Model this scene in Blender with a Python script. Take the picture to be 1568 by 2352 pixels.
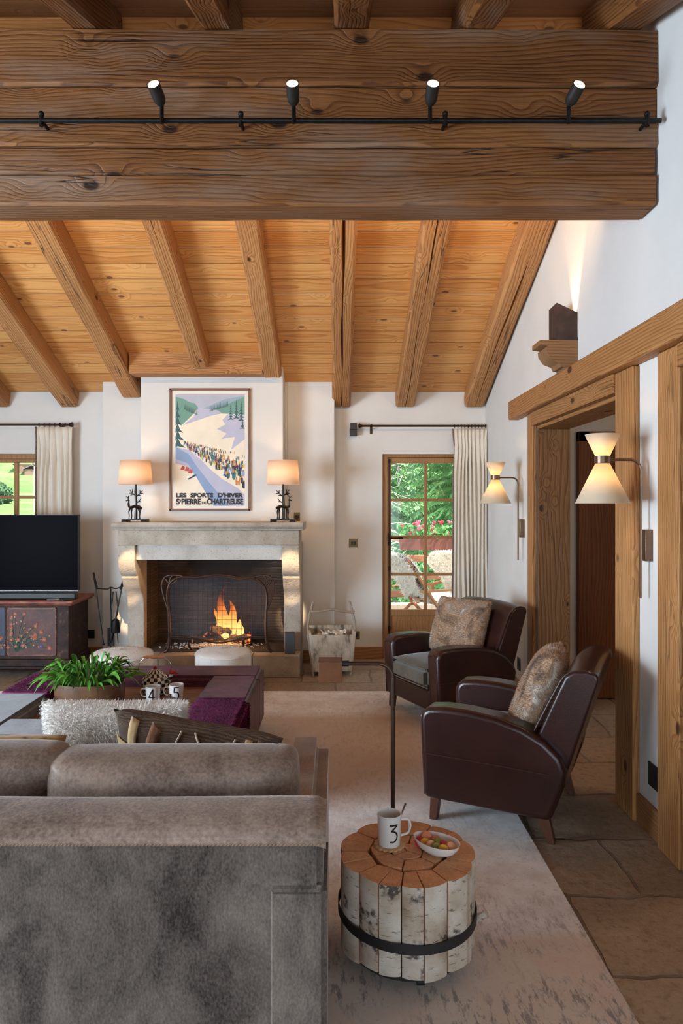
import bpy, bmesh, math, random
from mathutils import Vector, Matrix, noise
PI = math.pi
R = math.radians
for o in list(bpy.data.objects):
    bpy.data.objects.remove(o)
SC = bpy.context.scene
COL = SC.collection

# ------------------------------------------------------------------ camera, world, sun, daylight, exposure
CH = 1.55                      # camera height
F = 1600.0                     # focal length in pixels
cam_d = bpy.data.cameras.new('camera')
cam = bpy.data.objects.new('camera', cam_d); COL.objects.link(cam)
cam.location = (0, 0, CH); cam.rotation_euler = (PI/2, 0, 0)
cam_d.sensor_fit = 'VERTICAL'; cam_d.sensor_height = 36; cam_d.lens = 36*F/2352
cam_d.shift_x = 9/2352; cam_d.shift_y = -19/2352
cam_d.clip_start = 0.05; cam_d.clip_end = 400
SC.camera = cam

SC.view_settings.view_transform = 'Standard'
SC.view_settings.look = 'None'
SC.view_settings.gamma = 1
SC.view_settings.use_curve_mapping = False
SC.view_settings.exposure = 0.90

w = bpy.data.worlds.new('sky'); SC.world = w; w.use_nodes = True
bgn = w.node_tree.nodes['Background']
bgn.inputs[0].default_value = (0.72, 0.86, 1.0, 1); bgn.inputs[1].default_value = 2.0

def light(name, kind, loc, energy, color, size=1.0, size_y=None, target=None, rot=None, spot=None, blend=0.5):
    d = bpy.data.lights.new(name, kind); o = bpy.data.objects.new(name, d); COL.objects.link(o)
    o.location = loc; d.energy = energy; d.color = color
    if kind == 'AREA':
        d.size = size
        if size_y: d.shape = 'RECTANGLE'; d.size_y = size_y
    elif kind == 'SUN': d.angle = R(1.0)
    else: d.shadow_soft_size = size
    if kind == 'SPOT': d.spot_size = R(spot); d.spot_blend = blend
    if target is not None:
        o.rotation_euler = (Vector(target)-Vector(loc)).to_track_quat('-Z', 'Y').to_euler()
    elif rot: o.rotation_euler = rot
    return o
COOL = (0.70, 0.85, 1.0); WARM = (1.0, 0.66, 0.36)
light('sun', 'SUN', (20, 6, 30), 11.0, (1.0, 0.95, 0.86), target=(20-11.0, 6+2.6, 30-20.0))
# daylight of assumed, unseen openings in the left wall and behind the camera
light('assumed_left_daylight', 'AREA', (-4.92, 1.25, 1.25), 250, COOL, 2.6, 1.9, target=(0, 3.0, 0.9))
light('assumed_rear_daylight', 'AREA', (-0.9, -2.42, 1.5), 34, COOL, 4.5, 2.0, target=(-0.5, 4, 1.3))

# ------------------------------------------------------------------ helpers
def P(u, v, Y):                # where the thing seen at this place stands, given its distance
    return Vector(((u-775)/F*Y, Y, CH-(v-1157)/F*Y))

class MB:
    def __init__(s, off=(0, 0, 0)):
        s.bm = bmesh.new(); s.off = Vector(off); s.mi = 0
    def v(s, p): return s.bm.verts.new(Vector(p)-s.off)
    def f(s, vs):
        try:
            q = s.bm.faces.new(vs); q.material_index = s.mi; return q
        except ValueError: return None
    def poly(s, pts): return s.f([s.v(p) for p in pts])
    def box(s, x0, x1, y0, y1, z0, z1, M=None):
        ps = [Vector((x, y, z)) for z in (z0, z1) for y in (y0, y1) for x in (x0, x1)]
        if M is not None: ps = [M @ p for p in ps]
        V = [s.v(p) for p in ps]
        for q in ((0, 2, 3, 1), (4, 5, 7, 6), (0, 1, 5, 4), (2, 6, 7, 3), (0, 4, 6, 2), (1, 3, 7, 5)):
            s.f([V[i] for i in q])
        return s
    def tube(s, pts, r, n=8, closed=False, cap=True, flat=1.0):
        pts = [Vector(p) for p in pts]; N = len(pts)
        rs = r if isinstance(r, (list, tuple)) else [r]*N
        rings = []; up = None
        for i, p in enumerate(pts):
            if closed: t = pts[(i+1) % N]-pts[i-1]
            else: t = pts[min(i+1, N-1)]-pts[max(i-1, 0)]
            if t.length < 1e-9: t = Vector((0, 0, 1))
            t.normalize()
            if up is None:
                up = Vector((0, 0, 1)) if abs(t.z) < 0.9 else Vector((1, 0, 0))
            a = up-t*up.dot(t)
            if a.length < 1e-6: a = Vector((1, 0, 0))-t*t.x
            a.normalize(); up = a; b = t.cross(a)
            rings.append([s.v(p+(a*math.cos(2*PI*k/n)*flat+b*math.sin(2*PI*k/n))*rs[i]) for k in range(n)])
        M = N if closed else N-1
        for i in range(M):
            A, B = rings[i], rings[(i+1) % N]
            for k in range(n): s.f([A[k], A[(k+1) % n], B[(k+1) % n], B[k]])
        if cap and not closed:
            s.f(list(reversed(rings[0]))); s.f(rings[-1])
        return s
    def lathe(s, prof, c=(0, 0, 0), n=24, M=None, sx=1, sy=1, cap=True):
        c = Vector(c); rings = []
        for r, z in prof:
            ring = []
            for k in range(n):
                p = Vector((r*math.cos(2*PI*k/n)*sx, r*math.sin(2*PI*k/n)*sy, z))
                if M is not None: p = M @ p
                ring.append(s.v(p+c))
            rings.append(ring)
        for A, B in zip(rings, rings[1:]):
            for k in range(n): s.f([A[k], A[(k+1) % n], B[(k+1) % n], B[k]])
        if cap: s.f(list(reversed(rings[0]))); s.f(rings[-1])
        return s
    def prism(s, poly, plane, a, b):
        def q(p, t):
            return {'xz': (p[0], t, p[1]), 'yz': (t, p[0], p[1]), 'xy': (p[0], p[1], t)}[plane]
        A = [s.v(q(p, a)) for p in poly]; B = [s.v(q(p, b)) for p in poly]; n = len(poly)
        s.f(list(reversed(A))); s.f(B)
        for k in range(n): s.f([A[k], A[(k+1) % n], B[(k+1) % n], B[k]])
        return s
    def ball(s, c, r, nu=12, nv=8, M=None):
        if not isinstance(r, (tuple, list)): r = (r, r, r)
        c = Vector(c)
        def fn(u, v):
            p = Vector((r[0]*math.cos(2*PI*u)*math.sin(PI*v), r[1]*math.sin(2*PI*u)*math.sin(PI*v), r[2]*math.cos(PI*v)))
            if M is not None: p = M @ p
            return c+p
        return s.surf(fn, nu, nv, closeu=True)
    def surf(s, fn, nu, nv, closeu=False, closev=False):
        g = []
        for i in range(nu if closeu else nu+1):
            g.append([s.v(fn(i/nu, j/nv)) for j in range(nv if closev else nv+1)])
        I = nu; J = nv
        for i in range(I):
            for j in range(J):
                a = g[i][j]; b = g[(i+1) % len(g)][j]; c = g[(i+1) % len(g)][(j+1) % len(g[0])]; d = g[i][(j+1) % len(g[0])]
                s.f([a, b, c, d])
        return s
    def blades(s, src, count, length, width, comb=(0, 0, 0), rnd=0.5, seed=1, clump=0.0, both=False):
        """short fibres growing on the faces already in this mesh"""
        rg = random.Random(seed)
        fs = [(f.calc_area(), [v.co.copy() for v in f.verts], f.normal.copy(), f.material_index) for f in src]
        if both: fs = fs+[(a, v_, -n_, mi) for a, v_, n_, mi in fs]
        tot = sum(a for a, _, _, _ in fs) or 1
        comb = Vector(comb)
        for a, vs, nm, mi in fs:
            k = a/tot*count; k = int(k)+(1 if rg.random() < k-int(k) else 0)
            for _ in range(k):
                j = rg.randrange(1, len(vs)-1); r1 = math.sqrt(rg.random()); r2 = rg.random()
                p = vs[0]*(1-r1)+vs[j]*(r1*(1-r2))+vs[j+1]*(r1*r2)
                rv = Vector((rg.gauss(0, 1), rg.gauss(0, 1), rg.gauss(0, 1)))*rnd
                d = (nm+comb+rv+noise.noise_vector(p*22+Vector((seed, 0, 0)))*clump); d = d.normalized() if d.length > 0 else nm
                L = length*(0.6+0.8*rg.random())
                sd = d.cross(nm)+rv*0.12; sd = sd.normalized()*width if sd.length > 1e-6 else Vector((width, 0, 0))
                mid = p+d*L*0.55; tip = p+d*L*0.8+(comb*0.9+rv*0.6)*L*0.4
                A = s.bm.verts.new(p-sd); B = s.bm.verts.new(p+sd); C = s.bm.verts.new(mid+sd*.7); D = s.bm.verts.new(mid-sd*.7); E = s.bm.verts.new(tip)
                for q in ((A, B, C, D), (D, C, E)):
                    fc = s.bm.faces.new(q); fc.material_index = mi
        return s
    def mesh(s, name, mats, smooth=True, ang=38, recalc=True):
        if recalc: bmesh.ops.recalc_face_normals(s.bm, faces=s.bm.faces)
        me = bpy.data.meshes.new(name); s.bm.to_mesh(me); s.bm.free()
        for m in (mats if isinstance(mats, (list, tuple)) else [mats]): me.materials.append(m)
        if smooth:
            for p in me.polygons: p.use_smooth = True
            me.set_sharp_from_angle(angle=R(ang))
        return me

def mods(o, bevel=0, seg=2, sub=0, solid=0, ang=35):
    if solid:
        m = o.modifiers.new('s', 'SOLIDIFY'); m.thickness = solid; m.offset = 0
    if bevel:
        m = o.modifiers.new('b', 'BEVEL'); m.width = bevel; m.segments = seg; m.limit_method = 'ANGLE'; m.angle_limit = R(ang)
    if sub:
        m = o.modifiers.new('u', 'SUBSURF'); m.levels = sub; m.render_levels = sub
def part(name, mb, mat, parent, bevel=0, seg=2, sub=0, solid=0, smooth=True, label=None, ang=38, kind=None, recalc=True):
    o = bpy.data.objects.new(name, mb.mesh(name, mat, smooth, ang, recalc)); COL.objects.link(o)
    o.parent = parent; mods(o, bevel, seg, sub, solid)
    if label: o['label'] = label
    if kind: o['kind'] = kind
    return o
def tag(o, label, cat, group=None, kind=None):
    o['label'] = label; o['category'] = cat
    if group: o['group'] = group
    if kind: o['kind'] = kind
    return o
def thing(name, label, cat, loc=(0, 0, 0), rz=0, group=None):
    o = bpy.data.objects.new(name, None); COL.objects.link(o); o.empty_display_size = 0.05
    o.location = loc; o.rotation_euler = (0, 0, rz)
    return tag(o, label, cat, group)
def solo(name, mb, mat, label, cat, group=None, loc=(0, 0, 0), rz=0, kind=None, **k):
    o = part(name, mb, mat, None, **k); o.location = loc; o.rotation_euler = (0, 0, rz)
    return tag(o, label, cat, group, kind)
def struct(name, mb, mat, parent=None, **k):
    o = part(name, mb, mat, parent, **k)
    if parent is None: o['kind'] = 'structure'
    return o
def copy_tree(o, parent=None):
    c = o.copy(); COL.objects.link(c)
    if parent is not None: c.parent = parent
    for ch in [x for x in bpy.data.objects if x.parent == o]: copy_tree(ch, c)
    return c

# ------------------------------------------------------------------ material helpers
class NT:
    def __init__(s, name):
        s.m = bpy.data.materials.new(name); s.m.use_nodes = True; s.t = s.m.node_tree
        s.b = s.t.nodes['Principled BSDF']; s.out = s.t.nodes['Material Output']
    def n(s, typ, **k):
        q = s.t.nodes.new(typ)
        for a, b in k.items():
            if a.startswith('i_'):
                q.inputs[a[2:].replace('_', ' ')].default_value = b
            else: setattr(q, a, b)
        return q
    def l(s, a, b): s.t.links.new(a, b); return s
    def coord(s, scale=(1, 1, 1), rand=True, kind='Object'):
        tc = s.n('ShaderNodeTexCoord'); mp = s.n('ShaderNodeMapping'); mp.inputs['Scale'].default_value = scale
        src = tc.outputs[kind]
        if rand:
            oi = s.n('ShaderNodeObjectInfo'); mu = s.n('ShaderNodeMath', operation='MULTIPLY'); mu.inputs[1].default_value = 17.0
            s.l(oi.outputs['Random'], mu.inputs[0]); ad = s.n('ShaderNodeVectorMath', operation='ADD')
            s.l(src, ad.inputs[0]); s.l(mu.outputs[0], ad.inputs[1]); src = ad.outputs[0]
        s.l(src, mp.inputs['Vector']); return mp.outputs[0]
    def noise(s, vec, scale, detail=4, rough=0.55, dist=0.0):
        q = s.n('ShaderNodeTexNoise'); q.inputs['Scale'].default_value = scale; q.inputs['Detail'].default_value = detail
        q.inputs['Roughness'].default_value = rough; q.inputs['Distortion'].default_value = dist
        if vec is not None: s.l(vec, q.inputs['Vector'])
        return q.outputs['Fac']
    def ramp(s, fac, stops, interp='LINEAR'):
        q = s.n('ShaderNodeValToRGB'); r = q.color_ramp; r.interpolation = interp
        while len(r.elements) < len(stops): r.elements.new(0.5)
        for e, (p, c) in zip(r.elements, stops):
            e.position = p; e.color = c if len(c) == 4 else (*c, 1)
        s.l(fac, q.inputs[0]); return q.outputs[0]
    def mix(s, fac, a, b, mode='MIX'):
        q = s.n('ShaderNodeMix', data_type='RGBA', blend_type=mode)
        for val, idx in ((fac, 0), (a, 6), (b, 7)):
            if hasattr(val, 'is_output'): s.l(val, q.inputs[idx])
            elif idx == 0: q.inputs[0].default_value = val
            else: q.inputs[idx].default_value = val if len(val) == 4 else (*val, 1)
        return q.outputs[2]
    def math(s, op, a, b=None, c=None):
        q = s.n('ShaderNodeMath', operation=op)
        for i, val in enumerate((a, b, c)):
            if val is None: continue
            if hasattr(val, 'is_output'): s.l(val, q.inputs[i])
            else: q.inputs[i].default_value = val
        return q.outputs[0]
    def base(s, c):
        if hasattr(c, 'is_output'): s.l(c, s.b.inputs['Base Color'])
        else: s.b.inputs['Base Color'].default_value = (*c, 1)
        return s
    def bump(s, h, strength=0.3, dist=0.01):
        q = s.n('ShaderNodeBump'); q.inputs['Strength'].default_value = strength; q.inputs['Distance'].default_value = dist
        s.l(h, q.inputs['Height']); s.l(q.outputs[0], s.b.inputs['Normal']); return s
    def set(s, **k):
        for a, b in k.items(): s.b.inputs[a.replace('_', ' ')].default_value = b
        return s

def plain(name, c, rough=0.5, metal=0.0, nscale=30, var=0.12, bump=0.0, rand=False, **k):
    t = NT(name); vec = t.coord(rand=rand); nz = t.noise(vec, nscale)
    lo = tuple(x*(1-var) for x in c); hi = tuple(min(1, x*(1+var)) for x in c)
    t.base(t.ramp(nz, [(0.3, lo), (0.7, hi)])).set(Roughness=rough, Metallic=metal)
    if bump: t.bump(nz, bump, 0.004)
    for a, b in k.items(): t.set(**{a: b})
    return t.m

def wood(name, dark, mid, light, axis='X', ring=26.0, rough=0.6, plank=0.0, bump=0.35, knots=True, knot_col=None, grey=0.0, cracks=0.5, knot_scale=3.0):
    """rings around the grain axis, knots, checks; plank = board width across the grain"""
    t = NT(name); vec = t.coord(rand=True)
    sep = t.n('ShaderNodeSeparateXYZ'); t.l(vec, sep.inputs[0])
    idx = {'X': 0, 'Y': 1, 'Z': 2}[axis]; a = sep.outputs[idx]; others = [sep.outputs[i] for i in range(3) if i != idx]
    b, c = others
    gap = None
    if plank:
        tc = t.n('ShaderNodeTexCoord'); s2 = t.n('ShaderNodeSeparateXYZ'); t.l(tc.outputs['Object'], s2.inputs[0])
        bb = s2.outputs[[i for i in range(3) if i != idx][0]]
        q = t.math('DIVIDE', bb, plank); fl = t.math('FLOOR', q); fr = t.math('SUBTRACT', q, fl)
        wn = t.n('ShaderNodeTexWhiteNoise', noise_dimensions='1D'); t.l(fl, wn.inputs['W']); rnd = wn.outputs['Value']
        b = t.math('SUBTRACT', fr, t.math('ADD', t.math('MULTIPLY', rnd, 1.6), -0.3)); b = t.math('MULTIPLY', b, plank)
        a = t.math('ADD', a, t.math('MULTIPLY', rnd, 37.0))
        c = t.math('ADD', t.math('MULTIPLY', rnd, 0.15), 0.03)
        gap = t.math('MINIMUM', fr, t.math('SUBTRACT', 1.0, fr))
    cm = t.n('ShaderNodeCombineXYZ'); t.l(t.math('MULTIPLY', a, 0.28), cm.inputs[0]); t.l(b, cm.inputs[1]); t.l(c, cm.inputs[2])
    v = cm.outputs[0]
    # knots
    cmk = t.n('ShaderNodeCombineXYZ'); t.l(t.math('MULTIPLY', a, 0.55), cmk.inputs[0]); t.l(b, cmk.inputs[1]); t.l(c, cmk.inputs[2])
    vo = t.n('ShaderNodeTexVoronoi'); vo.inputs['Scale'].default_value = knot_scale; vo.inputs['Randomness'].default_value = 1.0
    t.l(cmk.outputs[0], vo.inputs['Vector']); kd = vo.outputs['Distance']
    pull = t.math('MULTIPLY', t.ramp(kd, [(0.0, (1, 1, 1)), (0.38, (0, 0, 0))], 'EASE'), 0.042 if knots else 0.0)
    n1 = t.noise(v, 3.2, 2, 0.45)
    r = t.math('SQRT', t.math('ADD', t.math('MULTIPLY', b, b), t.math('MULTIPLY', c, c)))
    r = t.math('ADD', r, t.math('MULTIPLY', n1, 0.10)); r = t.math('ADD', r, pull)
    ph_ = t.math('MULTIPLY', r, ring*4.2); s_ = t.math('SUBTRACT', ph_, t.math('FLOOR', ph_)); s_ = t.ramp(s_, [(0.0, (1, 1, 1)), (0.55, (0.75, 0.75, 0.75)), (0.86, (0.12, 0.12, 0.12)), (0.93, (0.1, 0.1, 0.1)), (1.0, (1, 1, 1))])
    cm2 = t.n('ShaderNodeCombineXYZ'); t.l(t.math('MULTIPLY', a, 0.05), cm2.inputs[0]); t.l(b, cm2.inputs[1]); t.l(c, cm2.inputs[2])
    fib = t.noise(cm2.outputs[0], 110, 3, 0.6)
    big = t.noise(v, 2.2, 3, 0.5)
    g = t.math('ADD', t.math('MULTIPLY', s_, 0.34), t.math('MULTIPLY', fib, 0.50))
    g = t.math('ADD', g, t.math('MULTIPLY', big, 0.60)); g = t.math('ADD', g, -0.09)
    if plank: g = t.math('ADD', g, t.math('MULTIPLY', t.math('SUBTRACT', rnd, 0.5), 0.22))
    col = t.ramp(g, [(0.22, dark), (0.55, mid), (0.88, light)])
    if grey:
        gn = t.noise(v, 3.3, 4, 0.6); col = t.mix(t.math('MULTIPLY', t.ramp(gn, [(0.5, (0, 0, 0)), (0.75, (1, 1, 1))]), grey), col, (0.30, 0.25, 0.20))
    if knots:
        kc = knot_col or tuple(x*0.32 for x in dark)
        km = t.ramp(kd, [(0.07, (1, 1, 1)), (0.125, (0, 0, 0))], 'EASE')
        col = t.mix(t.math('MULTIPLY', km, 0.88), col, kc)
    ck = None
    if cracks:
        cm3 = t.n('ShaderNodeCombineXYZ'); t.l(t.math('MULTIPLY', a, 0.045), cm3.inputs[0]); t.l(b, cm3.inputs[1]); t.l(c, cm3.inputs[2])
        cn = t.noise(cm3.outputs[0], 13, 2, 0.5)
        ck = t.ramp(t.math('ABSOLUTE', t.math('SUBTRACT', cn, 0.5)), [(0.0, (1, 1, 1)), (0.012, (0, 0, 0))])
        msk = t.ramp(t.noise(v, 3.1, 2), [(0.52, (0, 0, 0)), (0.6, (1, 1, 1))])
        ck = t.math('MULTIPLY', ck, msk)
        col = t.mix(t.math('MULTIPLY', ck, cracks), col, tuple(x*0.18 for x in dark))
    h = g
    if gap is not None:
        gm = t.ramp(gap, [(0.008, (1, 1, 1)), (0.03, (0, 0, 0))])
        col = t.mix(t.math('MULTIPLY', gm, 0.75), col, tuple(x*0.25 for x in dark))
        h = t.math('SUBTRACT', g, t.math('MULTIPLY', gm, 2.5))
    if ck is not None: h = t.math('SUBTRACT', h, ck)
    t.base(col).set(Roughness=rough); t.b.inputs['Specular IOR Level'].default_value = 0.3
    t.bump(h, bump, 0.012)
    return t.m

def fabric(name, c1, c2, scale=6, fine=220, rough=0.9, sheen=0.5, bump=0.25, stretch=(1, 1, 1), lo=0.35, hi=0.65, tint=(1, 1, 1), mixf=0.25):
    t = NT(name); vec = t.coord(stretch, rand=False); n1 = t.noise(vec, scale, 7, 0.66, 0.4); n2 = t.noise(vec, fine, 2, 0.5)
    m = t.math('ADD', t.math('MULTIPLY', n1, 1-mixf), t.math('MULTIPLY', n2, mixf))
    t.base(t.ramp(m, [(lo, c1), (hi, c2)])).set(Roughness=rough)
    t.b.inputs['Sheen Weight'].default_value = sheen; t.b.inputs['Sheen Roughness'].default_value = 0.35
    t.b.inputs['Sheen Tint'].default_value = (*tint, 1)
    t.b.inputs['Specular IOR Level'].default_value = 0.2
    t.bump(n2, bump, 0.003); return t.m

def emit(name, c, strength):
    t = NT(name); t.base(c).set(Roughness=0.5); t.b.inputs['Emission Color'].default_value = (*c, 1); t.b.inputs['Emission Strength'].default_value = strength
    return t.m

# ------------------------------------------------------------------ materials
def plaster_mat():
    t = NT('white lime plaster'); v = t.coord(rand=False); n = t.noise(v, 2.0, 4); n2 = t.noise(v, 45, 3)
    t.base(t.ramp(n, [(0.3, (0.61, 0.59, 0.56)), (0.7, (0.67, 0.65, 0.62))])).set(Roughness=0.9)
    t.bump(t.math('ADD', n, t.math('MULTIPLY', n2, 0.15)), 0.25, 0.01); return t.m
PLASTER = plaster_mat()
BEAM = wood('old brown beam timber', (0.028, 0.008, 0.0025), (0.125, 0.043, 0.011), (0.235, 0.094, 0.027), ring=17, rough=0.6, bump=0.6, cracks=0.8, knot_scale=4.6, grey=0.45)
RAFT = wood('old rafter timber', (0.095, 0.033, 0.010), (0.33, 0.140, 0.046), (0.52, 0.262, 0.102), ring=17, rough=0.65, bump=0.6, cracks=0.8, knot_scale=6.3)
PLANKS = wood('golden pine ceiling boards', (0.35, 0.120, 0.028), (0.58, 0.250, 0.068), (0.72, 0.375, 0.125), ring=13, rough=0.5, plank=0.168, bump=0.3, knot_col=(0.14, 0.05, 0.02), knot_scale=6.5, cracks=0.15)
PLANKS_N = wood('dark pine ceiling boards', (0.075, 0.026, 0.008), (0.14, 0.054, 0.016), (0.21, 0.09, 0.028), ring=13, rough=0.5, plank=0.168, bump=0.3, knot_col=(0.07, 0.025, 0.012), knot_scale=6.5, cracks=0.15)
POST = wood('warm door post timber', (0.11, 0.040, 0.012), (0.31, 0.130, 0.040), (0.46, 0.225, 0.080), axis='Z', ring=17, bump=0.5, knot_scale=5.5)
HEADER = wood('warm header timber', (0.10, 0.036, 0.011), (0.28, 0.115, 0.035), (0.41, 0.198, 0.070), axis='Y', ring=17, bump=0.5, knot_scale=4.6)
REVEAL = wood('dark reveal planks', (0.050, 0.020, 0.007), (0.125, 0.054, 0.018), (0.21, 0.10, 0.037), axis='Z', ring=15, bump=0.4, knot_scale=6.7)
HALLDOOR = wood('dark hall door wood', (0.055, 0.018, 0.007), (0.13, 0.045, 0.015), (0.20, 0.075, 0.028), axis='Z', ring=15, knot_scale=5.5)
BASEW = wood('brown baseboard wood', (0.13, 0.05, 0.017), (0.24, 0.105, 0.038), (0.34, 0.165, 0.065), axis='Y', ring=20, knots=False)
BASEWX = wood('brown back baseboard wood', (0.13, 0.05, 0.017), (0.24, 0.105, 0.038), (0.34, 0.165, 0.065), axis='X', ring=20, knots=False)
OAKZ = wood('honey joinery wood', (0.19, 0.085, 0.030), (0.28, 0.138, 0.052), (0.36, 0.19, 0.078), axis='Z', ring=22, knots=False, cracks=0, bump=0.15)
BRACK = wood('carved bracket wood', (0.08, 0.032, 0.012), (0.18, 0.08, 0.03), (0.28, 0.14, 0.06), axis='X', ring=15, knots=False)
CORTEN = plain('rust brown metal', (0.055, 0.030, 0.022), 0.75, 0.3, 14, 0.35)
IRON = plain('black iron', (0.018, 0.017, 0.016), 0.5, 0.8, 40, 0.3)
RODM = plain('dark bronze rod', (0.045, 0.028, 0.020), 0.4, 0.8)
BRONZE = plain('brushed bronze', (0.20, 0.125, 0.085), 0.32, 0.9)
COPPER = plain('aged copper', (0.14, 0.050, 0.018), 0.5, 0.6, 8, 0.3)
BLACK = plain('matt black plastic', (0.012, 0.012, 0.013), 0.5)
SCREEN = plain('glossy black screen', (0.0025, 0.0025, 0.004), 0.3, Specular_IOR_Level=0.008)
BRASSP = plain('old brass plate', (0.17, 0.12, 0.05), 0.45, 0.7)

def stone(name, c1, c2, c3, scale=3.0, bump=0.5, pit=60):
    t = NT(name); v = t.coord(rand=True); n1 = t.noise(v, scale, 5, 0.6); n2 = t.noise(v, pit, 4, 0.65)
    col = t.ramp(n1, [(0.3, c1), (0.52, c2), (0.72, c3)])
    pits = t.ramp(n2, [(0.28, (1, 1, 1)), (0.40, (0, 0, 0))]); col = t.mix(t.math('MULTIPLY', pits, 0.55), col, tuple(x*0.35 for x in c1))
    t.base(col).set(Roughness=0.85)
    t.bump(t.math('SUBTRACT', n2, t.math('MULTIPLY', pits, 0.6)), bump, 0.012); return t.m
LIME = stone('beige limestone', (0.27, 0.215, 0.16), (0.405, 0.345, 0.275), (0.50, 0.445, 0.375))
LIMEG = stone('pale grey limestone', (0.38, 0.345, 0.30), (0.48, 0.445, 0.40), (0.55, 0.52, 0.475))
def slate():
    t = NT('sooty thin stacked stone'); tc = t.coord(rand=False)
    sp = t.n('ShaderNodeSeparateXYZ'); t.l(tc, sp.inputs[0])
    cm = t.n('ShaderNodeCombineXYZ'); t.l(t.math('ADD', sp.outputs[0], sp.outputs[1]), cm.inputs[0]); t.l(t.math('ADD', sp.outputs[2], t.math('MULTIPLY', t.noise(tc, 6, 3), 0.03)), cm.inputs[1])
    br = t.n('ShaderNodeTexBrick'); t.l(cm.outputs[0], br.inputs['Vector'])
    br.inputs['Scale'].default_value = 1; br.inputs['Brick Width'].default_value = 0.30; br.inputs['Row Height'].default_value = 0.027; br.inputs['Mortar Size'].default_value = 0.003
    br.inputs['Color1'].default_value = (0.11, 0.085, 0.065, 1); br.inputs['Color2'].default_value = (0.04, 0.03, 0.022, 1); br.inputs['Mortar'].default_value = (0.02, 0.015, 0.012, 1)
    n = t.noise(tc, 9, 5)
    col = t.mix(t.ramp(n, [(0.35, (0, 0, 0)), (0.7, (0.7, 0.7, 0.7))]), br.outputs['Color'], (0.065, 0.05, 0.038))
    # soot stain above and behind the fire bed
    dx = t.math('MULTIPLY', t.math('SUBTRACT', sp.outputs[0], -1.12), 1.5); up = t.math('SUBTRACT', sp.outputs[2], 0.98)
    soot = t.math('SUBTRACT', t.math('ADD', up, 0.42), t.math('MULTIPLY', t.math('MULTIPLY', dx, dx), 0.62)); soot = t.math('ADD', soot, t.math('MULTIPLY', t.math('SUBTRACT', n, 0.5), 0.3))
    col = t.mix(t.ramp(soot, [(0.02, (0, 0, 0)), (0.26, (1, 1, 1))]), col, (0.010, 0.008, 0.007))
    t.base(col).set(Roughness=0.9); t.bump(br.outputs['Fac'], -0.6, 0.01); return t.m
SLATE = slate()
def floor_mat():
    t = NT('old brown stone slabs'); tc = t.coord(rand=False)
    wob = t.noise(tc, 1.7, 3); cmw = t.n('ShaderNodeVectorMath', operation='ADD'); t.l(tc, cmw.inputs[0])
    cx = t.n('ShaderNodeCombineXYZ'); t.l(t.math('MULTIPLY', t.math('SUBTRACT', wob, 0.5), 0.16), cx.inputs[0]); t.l(t.math('MULTIPLY', t.math('SUBTRACT', t.noise(tc, 2.3, 3), 0.5), 0.14), cx.inputs[1]); t.l(cx.outputs[0], cmw.inputs[1])
    mp = t.n('ShaderNodeMapping'); mp.inputs['Location'].default_value = (0.33, 0.06, 0); t.l(cmw.outputs[0], mp.inputs[0])
    br = t.n('ShaderNodeTexBrick'); t.l(mp.outputs[0], br.inputs['Vector']); br.inputs['Scale'].default_value = 1
    br.inputs['Brick Width'].default_value = 0.62; br.inputs['Row Height'].default_value = 0.47; br.inputs['Mortar Size'].default_value = 0.010; br.inputs['Mortar Smooth'].default_value = 0.4
    br.inputs['Color1'].default_value = (0.235, 0.165, 0.108, 1); br.inputs['Color2'].default_value = (0.36, 0.27, 0.19, 1); br.inputs['Mortar'].default_value = (0.10, 0.075, 0.052, 1)
    n1 = t.noise(tc, 5, 6, 0.65); n2 = t.noise(tc, 28, 6, 0.7)
    col = t.mix(t.ramp(n1, [(0.3, (0, 0, 0)), (0.7, (1, 1, 1))]), br.outputs['Color'], (0.42, 0.325, 0.235), 'MIX')
    col = t.mix(0.65, br.outputs['Color'], col)
    col = t.mix(t.ramp(n2, [(0.3, (0.75, 0.75, 0.75)), (0.5, (0, 0, 0))]), col, (0.13, 0.082, 0.048))
    col = t.mix(t.ramp(n2, [(0.6, (0, 0, 0)), (0.78, (0.6, 0.6, 0.6))]), col, (0.58, 0.48, 0.37))
    t.base(col).set(Roughness=0.55)
    hh = t.math('ADD', t.math('MULTIPLY', n1, 0.8), t.math('MULTIPLY', n2, 0.35)); hh = t.math('SUBTRACT', hh, t.math('MULTIPLY', br.outputs['Fac'], 0.7))
    t.bump(hh, 0.8, 0.014); return t.m
FLOORM = floor_mat()
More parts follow.
